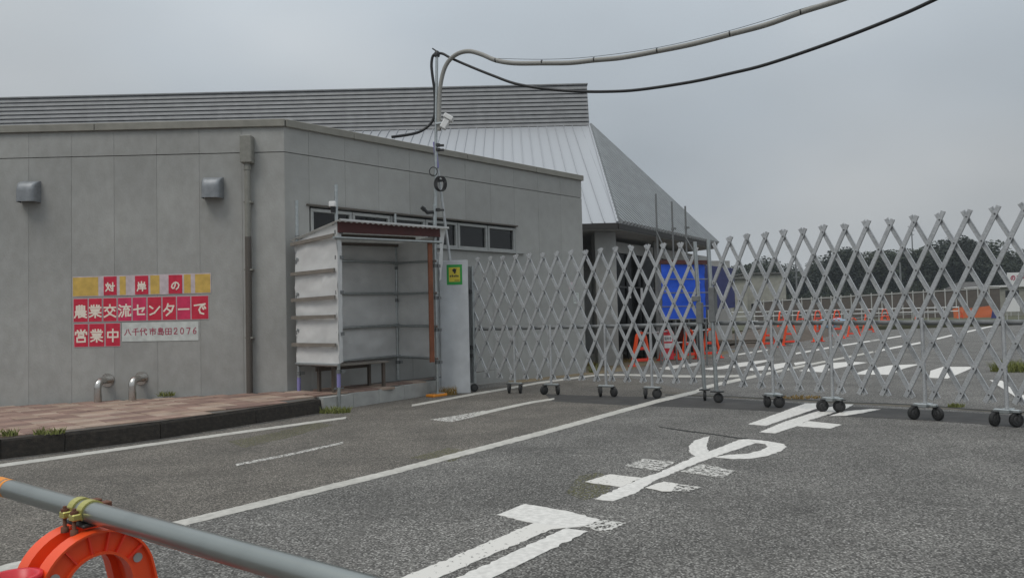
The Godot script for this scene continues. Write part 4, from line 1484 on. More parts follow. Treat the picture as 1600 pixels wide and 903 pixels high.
	box(ws, Vector3(0, 0.0, -0.03), Vector3(wl.distance_to(wr), 2.40, 0.01), 0.004)
	obj("board", ws, M.white_panel, wp)
	var wb := mb()
	box(wb, Vector3(-0.10, 0.02, -0.10), Vector3(0.02, 2.55, -0.035), 0.004)
	obj("rear_board", wb, M.white_panel, wp)
	var sc := W(710, 429, wl, bu.z)
	var sg := thing("warning_sign", "yellow warning notice framed with green tape on white panel", "sign", sc + bu.z * 0.0115, bu)
	var g1 := mb()
	box(g1, Vector3(-0.14, -0.185, 0), Vector3(0.14, 0.18, 0.002))
	obj("tape_border", g1, M.green, sg)
	var g2 := mb()
	box(g2, Vector3(-0.10, -0.13, 0.002), Vector3(0.10, 0.13, 0.0035))
	obj("notice", g2, M.yellow, sg)
	var g3 := mb()
	lathe(g3, Vector3(0.0, 0.075, 0.0035), Vector3.BACK, [[0, 0.035], [0.001, 0.035]], 12)
	quad(g3, Vector3(-0.04, 0.085, 0.0046), Vector3(0.045, 0.105, 0.0046), Vector3(0.04, 0.09, 0.0046), Vector3(-0.045, 0.075, 0.0046))
	quad(g3, Vector3(0.0, 0.05, 0.0046), Vector3(0.03, 0.05, 0.0046), Vector3(0.015, 0.012, 0.0046), Vector3(-0.01, 0.02, 0.0046))
	obj("figure", g3, M.black, sg)
	g3 = mb()
	for i in 5:
		box(g3, Vector3(-0.085 + 0.034 * i, -0.045, 0.0036), Vector3(-0.062 + 0.034 * i, -0.015 + 0.008 * (i % 2), 0.0046))
	box(g3, Vector3(0.0, -0.115, 0.0036), Vector3(0.09, -0.103, 0.0046))
	obj("print", g3, M.black, sg)

# ------------------------------------------------------------------ mast and cables
func build_mast() -> void:
	var d := 13.55
	var foot := Z(684, 598, d)
	var head := Z(682.5, 84, d)
	var mast := thing("cable_mast", "tall thin grey mast pipe beside shelter carrying the overhead cables", "mast", Vector3(foot.x, 0.21, foot.z))
	var o := Vector3(foot.x, 0.21, foot.z)
	var st := mb()
	tube(st, [Vector3(0, 0, 0), Vector3(0.0, 2.6, 0), head - o], [0.03, 0.03, 0.025], 12)
	obj("pipe", st, M.galv, mast)
	var hd := mb()
	lathe(hd, head - o - Vector3(0, 0.05, 0), Vector3.UP, [[0, 0.05], [0.06, 0.055], [0.1, 0.03]], 10)
	bar(hd, head - o + Vector3(-0.08, 0.1, 0), head - o + Vector3(0.06, 0.0, 0), 0.02, 0.02, Vector3.UP)
	obj("cable_head", hd, M.black, mast)
	for p in [[229], [236], [284], [330]]:
		var q := Z(684, p[0], d) - o
		var cs := mb()
		lathe(cs, q, Vector3.UP, [[0, 0.045], [0.05, 0.045]], 10)
		box(cs, q + Vector3(0.02, 0.0, -0.02), q + Vector3(0.11, 0.035, 0.03))
		obj("clamp", cs, M.dark_steel, mast)
	# brace leaning to the mast
	var br := mb()
	var b0 := Z(703, 407, 13.7)
	var b1 := Z(678.5, 224, d + 0.1)
	tube(br, [b0, b1], 0.026, 10)
	var bo := obj("brace_pipe", br, M.alu)
	tag(bo, "slanting pale brace pipe leaning on the tall mast", "pipe")
	var pt := mb()
	tube(pt, [Z(679, 222, d + 0.06), Z(683, 262, d + 0.06)], 0.034, 10)
	var pto := obj("tape_wrap", pt, M.purple)
	tag(pto, "purple tape wrapped round the top of the slanting brace", "tape")
	# white flood light
	var lp := Z(697, 190, d - 0.1)
	var lb := Basis(Vector3.BACK, -0.55)
	var fl := thing("flood_light", "white flood light fixed high on the tall mast", "lamp", lp, lb)
	var f1 := mb()
	box(f1, Vector3(-0.05, -0.14, -0.07), Vector3(0.06, 0.04, 0.07), 0.012)
	obj("housing", f1, M.white, fl)
	var f2 := mb()
	box(f2, Vector3(-0.085, 0.04, -0.09), Vector3(0.09, 0.12, 0.09), 0.01)
	obj("visor", f2, M.white, fl)
	var f3 := mb()
	bar(f3, Vector3(-0.05, -0.05, 0), Vector3(-0.15, -0.12, -0.02), 0.03, 0.03, Vector3.UP)
	obj("arm", f3, M.galv, fl)
	# coil of wire
	var co := mb()
	for k in 3:
		var ring_pts: Array = []
		for i in 17:
			var a := TAU * i / 16.0
			ring_pts.append(Z(686 + k * 2, 287, d - 0.06 - 0.01 * k) + Vector3(cos(a) * 0.085, sin(a) * 0.13, 0.02 * sin(a * 2.0)))
		tube(co, ring_pts, 0.011, 6, false)
	var ring2: Array = []
	for i in 17:
		var a := TAU * i / 16.0
		ring2.append(Z(677, 268, d - 0.05) + Vector3(cos(a) * 0.07, sin(a) * 0.08, 0))
	tube(co, ring2, 0.008, 6, false)
	var cob := obj("wire_coil", co, M.black)
	tag(cob, "coil of black wire hung on the tall mast", "wire coil")
	# cables: the span comes from a service pole outside the frame, nearer and to the right
	var depth := func(x: float) -> float: return lerpf(d, 9.6, clampf((x - 690.0) / 700.0, -0.2, 2.2))
	var pts: Array = []
	for p in [[686.5, 205], [686.5, 170], [689, 132], [697.5, 103], [713, 87], [732, 81.8], [752, 86.5], [775, 96], [804, 100.5], [847, 100.5], [890, 100], [928, 96], [971, 92], [1026, 82], [1081, 71], [1139, 56], [1196, 41], [1249, 22], [1324, -2], [1420, -40], [1540, -95], [1700, -180]]:
		pts.append(Z(p[0], p[1], depth.call(p[0])) + Vector3(0, 0, 0.06))
	var cd := mb()
	tube(cd, smooth_path(pts, 5), 0.039, 10)
	var cdo := obj("conduit_cable", cd, M.conduit)
	tag(cdo, "thick grey sheathed cable arching from the tall mast", "cable")
	var mw := mb()
	var mpts: Array = []
	for p in [[775, 93], [847, 94.5], [920, 91], [1026, 76.5], [1139, 50], [1249, 17], [1324, -8], [1540, -102], [1700, -188]]:
		mpts.append(Z(p[0], p[1], depth.call(p[0])) + Vector3(0, 0, 0.06))
	tube(mw, smooth_path(mpts, 5), 0.004, 5)
	obj("messenger_wire", mw, M.dark_steel, cdo)
	var tie := mb()
	for p in [[775, 95], [847, 98], [928, 94], [1026, 80], [1139, 54], [1249, 20]]:
		var q: Vector3 = Z(p[0], p[1], depth.call(p[0])) + Vector3(0, 0, 0.06)
		lathe(tie, q - Vector3(0.01, 0.015, 0), Vector3(0.9, 0.1, 0.4).normalized(), [[0, 0.043], [0.018, 0.043]], 8)
	obj("cable_ties", tie, M.black, cdo)
	var bp: Array = []
	for p in [[683, 83], [692, 84], [705, 91], [735, 104], [770, 118], [805, 130.5], [850, 138.5], [900, 142.5], [950, 143], [1000, 140], [1080, 128], [1140, 115], [1200, 100], [1300, 66], [1400, 27], [1460, 0], [1560, -48], [1700, -120]]:
		bp.append(Z(p[0], p[1], depth.call(p[0])))
	var bc := mb()
	tube(bc, smooth_path(bp, 5), 0.024, 8)
	var bco := obj("power_cable", bc, M.black)
	tag(bco, "black overhead cable sagging from the head of the mast", "cable")
	var dp: Array = []
	for p in [[682, 83], [676, 88], [674, 101], [675.5, 118], [678.5, 140], [679.5, 165], [678, 182], [671, 195], [657, 205], [640, 210], [612, 214]]:
		dp.append(Z(p[0], p[1], d + 0.03 - maxf(0.0, (660.0 - p[0])) * 0.006))
	var dc := mb()
	tube(dc, smooth_path(dp, 5), 0.026, 8)
	var dco := obj("drop_cable", dc, M.black)
	tag(dco, "black cable hanging from the mast head onto the parapet", "cable")

# ------------------------------------------------------------------ barricades and site things
func arch_sweep(st: SurfaceTool, prof: Array, r_mid: float, leg: float, splay: float, fine: int) -> void:
	# prof: [across, outward]; the arch stands in the local xy plane, crown at y = 0
	var frames: Array = []
	var a0 := splay
	for i in fine + 1:
		var a := lerpf(PI - a0, a0, float(i) / fine)
		frames.append([Vector3(cos(a) * r_mid, sin(a) * r_mid - r_mid, 0), Vector3(cos(a), sin(a), 0)])
	# straight legs continue the tangents
	var s: Array = frames[0]
	var e: Array = frames[-1]
	var sd := Vector3(-sin(a0), -cos(a0), 0)
	frames.push_front([s[0] + sd * leg, s[1]])
	frames.append([e[0] + Vector3(sin(a0), -cos(a0), 0) * leg, e[1]])
	for i in frames.size() - 1:
		for k in prof.size():
			var j := (k + 1) % prof.size()
			var p0: Vector3 = frames[i][0] + frames[i][1] * prof[k][1] + Vector3(0, 0, prof[k][0])
			var p1: Vector3 = frames[i][0] + frames[i][1] * prof[j][1] + Vector3(0, 0, prof[j][0])
			var q0: Vector3 = frames[i + 1][0] + frames[i + 1][1] * prof[k][1] + Vector3(0, 0, prof[k][0])
			var q1: Vector3 = frames[i + 1][0] + frames[i + 1][1] * prof[j][1] + Vector3(0, 0, prof[j][0])
			st.set_smooth_group(k + 2)
			quad(st, p0, q0, q1, p1)
	st.set_smooth_group(-1)
func barricade(label: String, at: Vector3, turn: Basis, near: bool, h: float = 0.84, group: String = "orange barricades of the site") -> Node3D:
	var t := thing("barricade", label, "barricade", at, turn, group)
	# two arched flanged plates joined by a recessed web
	var prof := [[-0.070, 0.027], [-0.026, 0.027], [-0.026, -0.004], [0.026, -0.004], [0.026, 0.027], [0.070, 0.027], [0.070, 0.022], [0.058, 0.022], [0.058, -0.021], [0.070, -0.021], [0.070, -0.027], [0.034, -0.027], [0.034, -0.012], [-0.034, -0.012], [-0.034, -0.027], [-0.070, -0.027], [-0.070, -0.021], [-0.058, -0.021], [-0.058, 0.022], [-0.070, 0.022]]
	if not near:
		prof = [[-0.045, 0.027], [0.045, 0.027], [0.045, -0.027], [-0.045, -0.027]]
	var splay := 0.22
	var r := 0.102 if near else 0.135
	var leg := (h - 0.036 - r + sin(splay) * r) / cos(splay)
	var st := mb()
	arch_sweep(st, prof, r, leg, splay, 20 if near else 8)
	var fr := obj("frame", st, M.orange, t)
	fr.position = Vector3(0, h - 0.036, 0)
	for y in [0.12, 0.42]:
		var w: float = r + (h - 0.036 - r - y) * tan(splay)
		var cb := mb()
		box(cb, Vector3(-w, y, -0.02), Vector3(w, y + 0.075, 0.02), 0.006)
		obj("crossbar", cb, M.orange_deep, t)
	for s in [-1.0, 1.0]:
		var w := r + (h - 0.036 - r) * tan(splay)
		var ft := mb()
		box(ft, Vector3(s * w - 0.06, 0.0, -0.11), Vector3(s * w + 0.06, 0.035, 0.11), 0.008)
		obj("foot", ft, M.orange_deep, t)
	if near:
		# stiffening ribs, bolt, bored bosses and a tube socket
		for k in [-2.2, -1.2, -0.45, 0.45, 1.5]:
			var a: float = PI * 0.5 - k * 0.42
			var c := Vector3(cos(a) * r, sin(a) * r + h - 0.036 - r, 0)
			var out := Vector3(cos(a), sin(a), 0)
			for z in [-0.0635, 0.0635]:
				var rb := mb()
				bar(rb, c - out * 0.022 + Vector3(0, 0, z), c + out * 0.022 + Vector3(0, 0, z), 0.004, 0.010, Vector3(-out.y, out.x, 0))
				obj("rib", rb, M.orange_deep, t)
		for s in [-1.0, 1.0]:
			for z in [-0.0585, 0.0585]:
				var bo := mb()
				var a: float = PI * 0.5 + s * 1.12
				lathe(bo, Vector3(cos(a) * r, sin(a) * r + h - 0.036 - r, z), Vector3(0, 0, signf(z)), [[0, 0.011], [0.0015, 0.011]], 14)
				obj("hole", bo, M.block, t)
		var so := mb()
		var sp: Vector3 = turn.inverse() * (Z(20, 899, 1.66) - at)
		lathe(so, sp - Vector3(0, 0.3, 0), Vector3.UP, [[0, 0.05], [0.285, 0.05], [0.288, 0.054], [0.3, 0.054], [0.3, 0.041], [0.22, 0.04]], 24)
		bar(so, sp - Vector3(0, 0.12, 0), Vector3(r + 0.06, sp.y - 0.12, 0), 0.05, 0.02, Vector3.UP)
		obj("tube_socket", so, M.red_plastic, t)
		var bt := mb()
		tube(bt, [Vector3(0.0, h - 0.085, 0), Vector3(0, h - 0.03, 0)], 0.007, 8)
		obj("bolt", bt, M.dark_steel, t)
	else:
		var hole := mb()
		lathe(hole, Vector3(0, h, 0), Vector3.UP, [[0, 0.03], [0.03, 0.025]], 8)
		obj("clamp", hole, M.galv_dull, t)
	return t
func build_site() -> void:
	# blue sheeted staging beside the hall
	var c0 := Z(1033, 413, 19.0)
	var c1 := Z(1101, 415, 19.6)
	var c2 := Z(1147, 421, 21.6)
	var top: float = c0.y
	var st := thing("sheeted_staging", "scaffold staging hung with bright blue sheets by the hall", "scaffold")
	var flr := func(v: Vector3, y: float) -> Vector3: return Vector3(v.x, y, v.z)
	var s1 := mb()
	wavy(s1, flr.call(c0, 1.2), flr.call(c1, 1.18), flr.call(c1, top), flr.call(c0, top), 16, 16, 0.05, 11)
	obj("front_sheet", s1, M.blue_sheet, st)
	var s2 := mb()
	wavy(s2, flr.call(c1, 1.42), flr.call(c2, 1.48), flr.call(c2, top), flr.call(c1, top), 12, 12, 0.025, 12)
	obj("side_sheet", s2, M.blue_navy, st)
	for y in [1.2, 1.52, 1.86, 2.2]:
		var rl := mb()
		tube(rl, [flr.call(c0, y) + Vector3(-0.05, 0, 0.07), flr.call(c1, y) + Vector3(0.05, 0, 0.07)], 0.014, 6)
		obj("rail", rl, M.galv_dull, st)
	var dg := mb()
	tube(dg, [flr.call(c0.lerp(c1, 0.28), top - 0.1) + Vector3(0, 0, 0.09), flr.call(c0.lerp(c1, 0.82), 1.2) + Vector3(0, 0, 0.09)], 0.012, 6)
	obj("brace", dg, M.galv_dull, st)
	var tb := mb()
	bar(tb, flr.call(c0, top + 0.06) + Vector3(-0.1, 0, 0.03), flr.call(c1, top + 0.06) + Vector3(0.1, 0, 0.03), 0.1, 0.06, Vector3.UP)
	obj("top_board", tb, M.timber_red, st)
	for p in [c0, c0.lerp(c1, 0.5), c1, c2, c0 + (c2 - c1)]:
		var po := mb()
		tube(po, [flr.call(p, 0.0) + Vector3(0, 0, -0.05), flr.call(p, top + 0.04) + Vector3(0, 0, -0.05)], 0.0243, 8)
		obj("standard", po, M.galv_dull, st)
	# tall scaffold pipes standing by the eave
	for p in [[1025, 303, "tall scaffold pipe closest to the hip of the hall roof"], [1050, 315, "tall scaffold pipe between two others before the hall eave"], [1071, 322, "tall scaffold pipe above the blue sheets before the hall eave"]]:
		var tp := Z(p[0], p[1], 20.5)
		var t := thing("scaffold_pipe", p[2], "scaffold pipe", Vector3(tp.x, 0, tp.z), Basis.IDENTITY, "pipes before the hall eave")
		var ps := mb()
		tube(ps, [Vector3.ZERO, Vector3(0, tp.y, 0)], 0.026, 8)
		obj("pipe", ps, M.galv_dull, t)
		for y in [1.2, 2.6, 3.4]:
			var cs := mb()
			clamp_ring(cs, Vector3(0, y + tp.x * 0.05, 0), Vector3.UP)
			obj("clamp", cs, M.galv_dull, t)
	for p in [[1026, 362, 1046, 405, "slanting scaffold brace nearer the concrete pier of the hall"], [1072, 372, 1092, 405, "slanting scaffold brace under the far end of the hall eave"]]:
		var dgp := mb()
		tube(dgp, [Z(p[0], p[1], 20.45), Z(p[2], p[3], 20.3)], 0.02, 6)
		var dgo := obj("scaffold_brace", dgp, M.galv_dull)
		tag(dgo, p[4], "brace")
	# barricades beyond the gate
	var spots := [[1003, 572, 0.5, "orange barricade on the sandy verge before the hall glazing"], [1046, 563, 0.3, "orange barricade with a red sign board below the blue sheets"], [1078, 562, 0.6, "orange barricade below the blue sheets, between sign board and double post"], [1112, 560, 0.2, "orange barricade behind the double gate post"]]
	for p in spots:
		barricade(p[3], G(p[0], p[1]), Basis(Vector3.UP, p[2]), false, 0.9)
	for p in [[1203, 543], [1236, 540], [1279, 534], [1309, 529], [1335, 526], [1357, 519], [1384, 514], [1435, 508], [1478, 503], [1502, 502]]:
		barricade("orange barricade in the row along the far roadside", G(p[0], p[1]), Basis(Vector3.UP, rng.randf_range(-0.5, 0.7)), false, 0.95, "orange barricades along the far roadside")
	for p in [[1222, 512], [1252, 510], [1279, 508], [1309, 507], [1357, 505], [1384, 504]]:
		barricade("orange barricade standing up on the soil bank", G(p[0], p[1], 0.38), Basis(Vector3.UP, rng.randf_range(-0.6, 0.6)), false, 0.98, "orange barricades on the soil bank")
	# pipes that link them
	var links := [[1003, 572, 1046, 563, 0.84, "grey pipe from the verge barricade to the red sign board"], [1046, 563, 1078, 562, 0.5, "low grey pipe crossing below the blue sheets"], [1078, 562, 1112, 560, 0.84, "grey pipe ending behind the double gate post"],
		[1203, 543, 1279, 534, 0.9, "grey pipe along the soil bank beside the sandbags"], [1279, 534, 1335, 526, 0.9, "grey pipe over the pale blue covered bundles"], [1335, 526, 1384, 514, 0.9, "grey pipe past the bundles towards the guard rail"], [1384, 514, 1478, 503, 0.9, "farthest grey barrier pipe, towards the orange nets"]]
	for l in links:
		var pp := mb()
		var g0 := G(l[0], l[1])
		var g1 := G(l[2], l[3])
		tube(pp, [g0 + Vector3(0, l[4], 0), g1 + Vector3(0, l[4], 0)], 0.0243, 8)
		var po := obj("barrier_pipe", pp, M.galv)
		tag(po, l[5], "pipe", "pipes linking barricades")
	# red and white sign board on one barricade
	var sp := G(1044, 563)
	var sb := thing("sign_board", "red sign board with white lettered panel leaning on a barricade", "sign", sp + Vector3(0.0, 0, 0.2), Basis(Vector3.UP, 0.1) * Basis(Vector3.RIGHT, -0.12))
	var b1 := mb()
	box(b1, Vector3(-0.14, 0.03, 0), Vector3(0.14, 0.88, 0.02), 0.004)
	obj("board", b1, M.red_plastic, sb)
	var b2 := mb()
	box(b2, Vector3(-0.12, 0.36, 0.02), Vector3(0.12, 0.50, 0.023))
	box(b2, Vector3(-0.12, 0.55, 0.02), Vector3(0.12, 0.73, 0.023))
	obj("panel", b2, M.white, sb)
	var b3 := mb()
	for i in 3:
		strokes(b3, ["田", "中", "市"][i], Vector3(-0.1 + 0.07 * i, 0.68, 0.0245), 0.055, 0.09, 0.009)
	obj("lettering", b3, M.black, sb)
	# timber pile, sandbag, pale blue bundles
	var tpile := thing("timber_pile", "low pile of weathered boards behind the gate", "timber pile", G(1165, 540))
	for i in 9:
		var pl := mb()
		box(pl, Vector3(-1.5, 0, -0.1), Vector3(1.5, 0.045, 0.1), 0.006)
		var o := obj("board", pl, M.timber if i % 3 else M.bench, tpile)
		o.transform = Transform3D(Basis(Vector3.UP, rng.randf_range(-0.18, 0.12)), Vector3(rng.randf_range(-0.3, 0.3), 0.05 * int(i / 2.0) + 0.002 + 0.003 * i, -0.35 + 0.28 * (i % 3) + rng.randf_range(-0.05, 0.05)))
	for p in [[1180, 516, 0.5, "plump white sandbag on the soil bank"], [1192, 513, 0.42, "white sandbag with a slumped top on the soil bank"]]:
		var sbg := mb(true)
		var g := G(p[0], p[1] + 8.0)
		sandbag(sbg, p[2])
		var o := obj("sandbag", sbg, M.sheet)
		o.position = g + Vector3(0, 0.35, 0)
		tag(o, p[3], "sandbag")
	for p in [[1291, 522], [1311, 518]]:
		var sbg := mb(true)
		sandbag(sbg, 0.55)
		var o := obj("covered_bundle", sbg, M.pale_blue)
		o.position = G(p[0], p[1]) + Vector3(0, 0.3, 0)
		tag(o, "pale blue covered bundle among the roadside barricades", "bundle", "pale blue bundles")
func sandbag(st: SurfaceTool, s: float) -> void:
	var n := FastNoiseLite.new()
	n.seed = int(s * 100)
	n.frequency = 1.4
	var rows: Array = []
	for j in 9:
		var row: Array = []
		var v := PI * j / 8.0
		for i in 14:
			var u := TAU * i / 14.0
			var p := Vector3(sin(v) * cos(u), cos(v), sin(v) * sin(u))
			p *= 1.0 + 0.22 * n.get_noise_3dv(p * 1.5)
			row.append(Vector3(p.x * s, maxf(p.y * s * 0.6, -s * 0.42) + s * 0.4, p.z * s * 0.75))
		rows.append(row)
	st.set_smooth_group(1)
	for j in 8:
		for i in 14:
			var k := (i + 1) % 14
			quad(st, rows[j][i], rows[j + 1][i], rows[j + 1][k], rows[j][k])
	st.set_smooth_group(-1)

# ------------------------------------------------------------------ far things
func crown_mesh(seed_: int, leaves: int) -> ArrayMesh:
	var r := RandomNumberGenerator.new()
	r.seed = seed_
	var lobes: Array = []
	for i in 16:
		var a := r.randf() * TAU
		var y := r.randf_range(-0.55, 0.8)
		var d := sqrt(maxf(0.0, 1.0 - y * y)) * r.randf_range(0.25, 0.75)
		lobes.append([Vector3(cos(a) * d, y, sin(a) * d), r.randf_range(0.26, 0.46)])
	var st := mb()
	for i in leaves:
		var lb: Array = lobes[r.randi() % lobes.size()]
		var dir := Vector3(r.randfn(), r.randfn(), r.randfn()).normalized()
		var p: Vector3 = lb[0] + dir * lb[1] * pow(r.randf(), 0.3)
		var s := r.randf_range(0.018, 0.042)
		var u := Vector3(r.randfn(), r.randfn() * 0.6, r.randfn()).normalized()
		var v := u.cross(dir + Vector3(r.randfn(), r.randfn(), r.randfn()) * 0.4).normalized()
		quad(st, p - u * s, p + v * s * 0.7, p + u * s, p - v * s * 0.7)
	return commit(st)
func far_tree(label: String, at: Vector3, height: float, width: float, mesh: ArrayMesh, m: Material) -> void:
	var t := thing("tree", label, "tree", at, Basis(Vector3.UP, rng.randf() * TAU), "trees behind the far fence")
	var st := mb()
	tube(st, [Vector3(0, -0.3, 0), Vector3(0.1, height * 0.35, 0), Vector3(0.0, height * 0.75, 0.1)], [0.3, 0.22, 0.07], 8)
	for k in 4:
		var a := k * 1.7
		tube(st, [Vector3(0.08, height * (0.3 + 0.08 * k), 0), Vector3(cos(a) * width * 0.28, height * (0.5 + 0.07 * k), sin(a) * width * 0.28)], [0.11, 0.03], 6)
	obj("trunk", st, M.bark, t)
	put("crown", mesh, m, t, Transform3D(Basis.from_scale(Vector3(width * 0.5, height * 0.42, width * 0.5)), Vector3(0, height * 0.56, 0)))
func build_distance() -> void:
	# brown hoarding, panel by panel, between pale posts
	var f := thing("site_hoarding", "long brown panel hoarding with pale posts far beyond the road", "fence", Z(1180, 500, 88) * Vector3(1, 0, 1))
	var p0: Vector3 = Z(1180, 500, 88) * Vector3(1, 0, 1)
	var p1: Vector3 = Z(1566, 500, 80) * Vector3(1, 0, 1)
	var u := (p1 - p0).normalized()
	var nb := frame(u)
	var count := 24
	var pw := p0.distance_to(p1) / count
	for i in count:
		var hgt := 2.6 + 0.035 * i
		var st := mb()
		box(st, Vector3(0.04, 0.3, -0.02), Vector3(pw - 0.04, hgt, 0.02))
		var o := obj("panel", st, M.hoarding, f)
		o.transform = Transform3D(nb, u * pw * i)
		var ps := mb()
		box(ps, Vector3(-0.05, -0.1, -0.06), Vector3(0.05, hgt + 0.1, 0.06))
		var po := obj("post", ps, M.post_pale, f)
		po.transform = Transform3D(nb, u * pw * i)
	var rl := mb()
	bar(rl, Vector3(0, 2.5, 0.06), Vector3(pw * count, 3.3, 0.06), 0.1, 0.05, Vector3.UP)
	var ro := obj("top_rail", rl, M.post_pale, f)
	ro.transform = Transform3D(nb, Vector3.ZERO)
	# white guard rail in front
	var g0: Vector3 = Z(1140, 500, 60) * Vector3(1, 0, 1)
	var g1: Vector3 = Z(1500, 500, 70) * Vector3(1, 0, 1)
	var gr := thing("guard_rail", "thin white guard rail in front of the brown hoarding", "guard rail")
	for y in [1.35, 1.0]:
		var st := mb()
		tube(st, [g0 + Vector3(0, y, 0), g1 + Vector3(0, y, 0)], 0.04, 6)
		obj("rail", st, M.white, gr)
	for i in 14:
		var st := mb()
		tube(st, [g0.lerp(g1, i / 13.0) + Vector3(0, 0.2, 0), g0.lerp(g1, i / 13.0) + Vector3(0, 1.45, 0)], 0.045, 6)
		obj("post", st, M.post_pale, gr)
	# pale warehouse
	var w0 := Z(1163, 434, 96)
	var w1 := Z(1228, 428, 96)
	var wh := thing("pale_warehouse", "plain pale rendered warehouse before the dark trees", "building", Vector3(w0.x, 0, -96))
	var ws := mb()
	box(ws, Vector3(0, 0, -14), Vector3(w1.x - w0.x, w1.y, 0), 0.05)
	obj("wall", ws, M.render_pale, wh)
	var wr := mb()
	box(wr, Vector3(-0.3, w1.y, -14.3), Vector3(w1.x - w0.x + 0.3, w1.y + 0.2, 0.3), 0.04)
	obj("roof", wr, M.base_grey, wh)
	var wd := mb()
	for i in 3:
		box(wd, Vector3(0.8 + 1.5 * i, 1.6, 0.002), Vector3(1.6 + 1.5 * i, 2.4, 0.05))
	obj("window", wd, M.glass, wh)
	var wa := Z(1143, 437, 92)
	var wx := thing("low_shed", "low pale shed beside the blue sheets", "building", Vector3(wa.x, 0, -92))
	var xs := mb()
	box(xs, Vector3(0, 0, -6), Vector3(1.9, wa.y, 0), 0.04)
	obj("wall", xs, M.render_pale, wx)
	var xr := mb()
	box(xr, Vector3(-0.2, wa.y, -6.2), Vector3(2.1, wa.y + 0.15, 0.25), 0.03)
	obj("roof", xr, M.base_grey, wx)
	# tiled house and site hut on the right
	var h0 := Z(1508, 461, 100)
	var hs := thing("tiled_house", "house with dark tiled roof behind the brown hoarding", "building", Vector3(h0.x, 0, -100))
	var hb := mb()
	box(hb, Vector3(0, 0, -7), Vector3(5.2, 2.9, 0))
	obj("wall", hb, M.render_pale, hs)
	var hr := mb()
	hexa(hr, [Vector3(-0.6, 2.85, -7.6), Vector3(5.8, 2.85, -7.6), Vector3(5.8, 2.85, 0.6), Vector3(-0.6, 2.85, 0.6), Vector3(1.4, 4.7, -3.8), Vector3(3.8, 4.7, -3.8), Vector3(3.8, 4.7, -3.2), Vector3(1.4, 4.7, -3.2)])
	obj("roof", hr, M.roof_tile, hs)
	var s0 := Z(1556, 491, 84)
	var sh := thing("site_hut", "pale site hut with a flat roof behind the notice board", "building", Vector3(s0.x, 0, -84))
	var sw := mb()
	box(sw, Vector3(0, 0, -5), Vector3(9, 3.4, 0), 0.03)
	obj("wall", sw, M.render_pale, sh)
	var sr := mb()
	box(sr, Vector3(-0.2, 3.4, -5.2), Vector3(9.2, 3.6, 0.3), 0.03)
	obj("roof", sr, M.white, sh)
	var sw2 := mb()
	box(sw2, Vector3(1.2, 1.2, 0.002), Vector3(2.4, 2.4, 0.05))
	obj("window", sw2, M.glass, sh)
	# roof sign with pink lettering, notice board
	var sg0 := Z(1576, 446, 82)
	var sg := thing("roof_sign", "white sign with pink lettering above the site hut", "sign", Vector3(sg0.x, sg0.y, -82))
	var s1 := mb()
	box(s1, Vector3(0, 0, -0.1), Vector3(2.6, 1.35, 0), 0.02)
	obj("board", s1, M.white, sg)
	var s2 := mb()
	for i in 3:
		strokes(s2, ["の", "ン", "タ"][i], Vector3(0.3 + 0.68 * i, 1.1, 0.01), 0.55, 0.6, 0.11)
	obj("lettering", s2, M.red_ink, sg)
	var s3 := mb()
	for x in [0.3, 2.3]:
		tube(s3, [Vector3(x, -sg0.y + 0.0, -0.15), Vector3(x, 0.5, -0.15)], 0.06, 6)
	obj("leg", s3, M.post_pale, sg)
	var n0 := Z(1574, 488, 60)
	var nbd := thing("notice_board", "white and dark notice board standing at the far road edge", "sign", Vector3(n0.x, 0, -60))
	var n1 := mb()
	box(n1, Vector3(0, 0.9, -0.04), Vector3(1.05, 2.0, 0))
	obj("lower_panel", n1, M.white, nbd)
	var n2 := mb()
	box(n2, Vector3(0, 2.004, -0.04), Vector3(1.05, 2.55, 0))
	obj("upper_panel", n2, M.black, nbd)
	for x in [0.08, 0.97]:
		var n3 := mb()
		tube(n3, [Vector3(x, 0, -0.08), Vector3(x, 2.5, -0.08)], 0.035, 6)
		obj("leg", n3, M.post_pale, nbd)
	# orange net along the fence and a blue cone
	for p in [[1492, 1515, "shorter orange safety net on the hoarding"], [1517, 1556, "longer orange safety net on the hoarding"]]:
		var o0: Vector3 = Z(p[0], 500, 76) * Vector3(1, 0, 1)
		var o1: Vector3 = Z(p[1], 500, 76) * Vector3(1, 0, 1)
		var nt := mb()
		wavy(nt, o0 + Vector3(0, 0.05, 0), o1 + Vector3(0, 0.05, 0), o1 + Vector3(0, 1.45, -0.2), o0 + Vector3(0, 1.2, -0.2), 10, 5, 0.15, 17)
		var o := obj("safety_net", nt, M.net)
		tag(o, p[2], "net")
	var cn := thing("blue_cone", "blue cone at the far road edge", "cone", Z(1556, 500, 70) * Vector3(1, 0, 1))
	var cs := mb()
	lathe(cs, Vector3.ZERO, Vector3.UP, [[0.04, 0.36], [1.5, 0.08]], 12)
	obj("cone", cs, M.blue_navy, cn)
	var cb := mb()
	box(cb, Vector3(-0.5, 0, -0.5), Vector3(0.5, 0.05, 0.5))
	obj("base", cb, M.blue_navy, cn)
	# lattice pole and plain poles
	for p in [[1244, 408, 100, "slim lattice pole rising among the far trees"], [1407, 410, 90, "slim pale pole before the tallest far trees"], [1425, 350, 150, "lattice tower top standing far behind the trees"]]:
		var tp := Z(p[0], p[1], p[2])
		var t := thing("far_pole", p[3], "pole", Vector3(tp.x, 0, tp.z))
		var st := mb()
		tube(st, [Vector3.ZERO, Vector3(0, tp.y, 0)], [0.16, 0.1], 6)
		obj("shaft", st, M.galv_dull, t)
		if p[0] != 1407:
			for k in 3:
				var ar := mb()
				bar(ar, Vector3(-0.7 + 0.15 * k, tp.y - 0.5 - 0.8 * k, 0), Vector3(0.7 - 0.15 * k, tp.y - 0.5 - 0.8 * k, 0), 0.12, 0.12, Vector3.UP)
				obj("crossarm", ar, M.galv_dull, t)
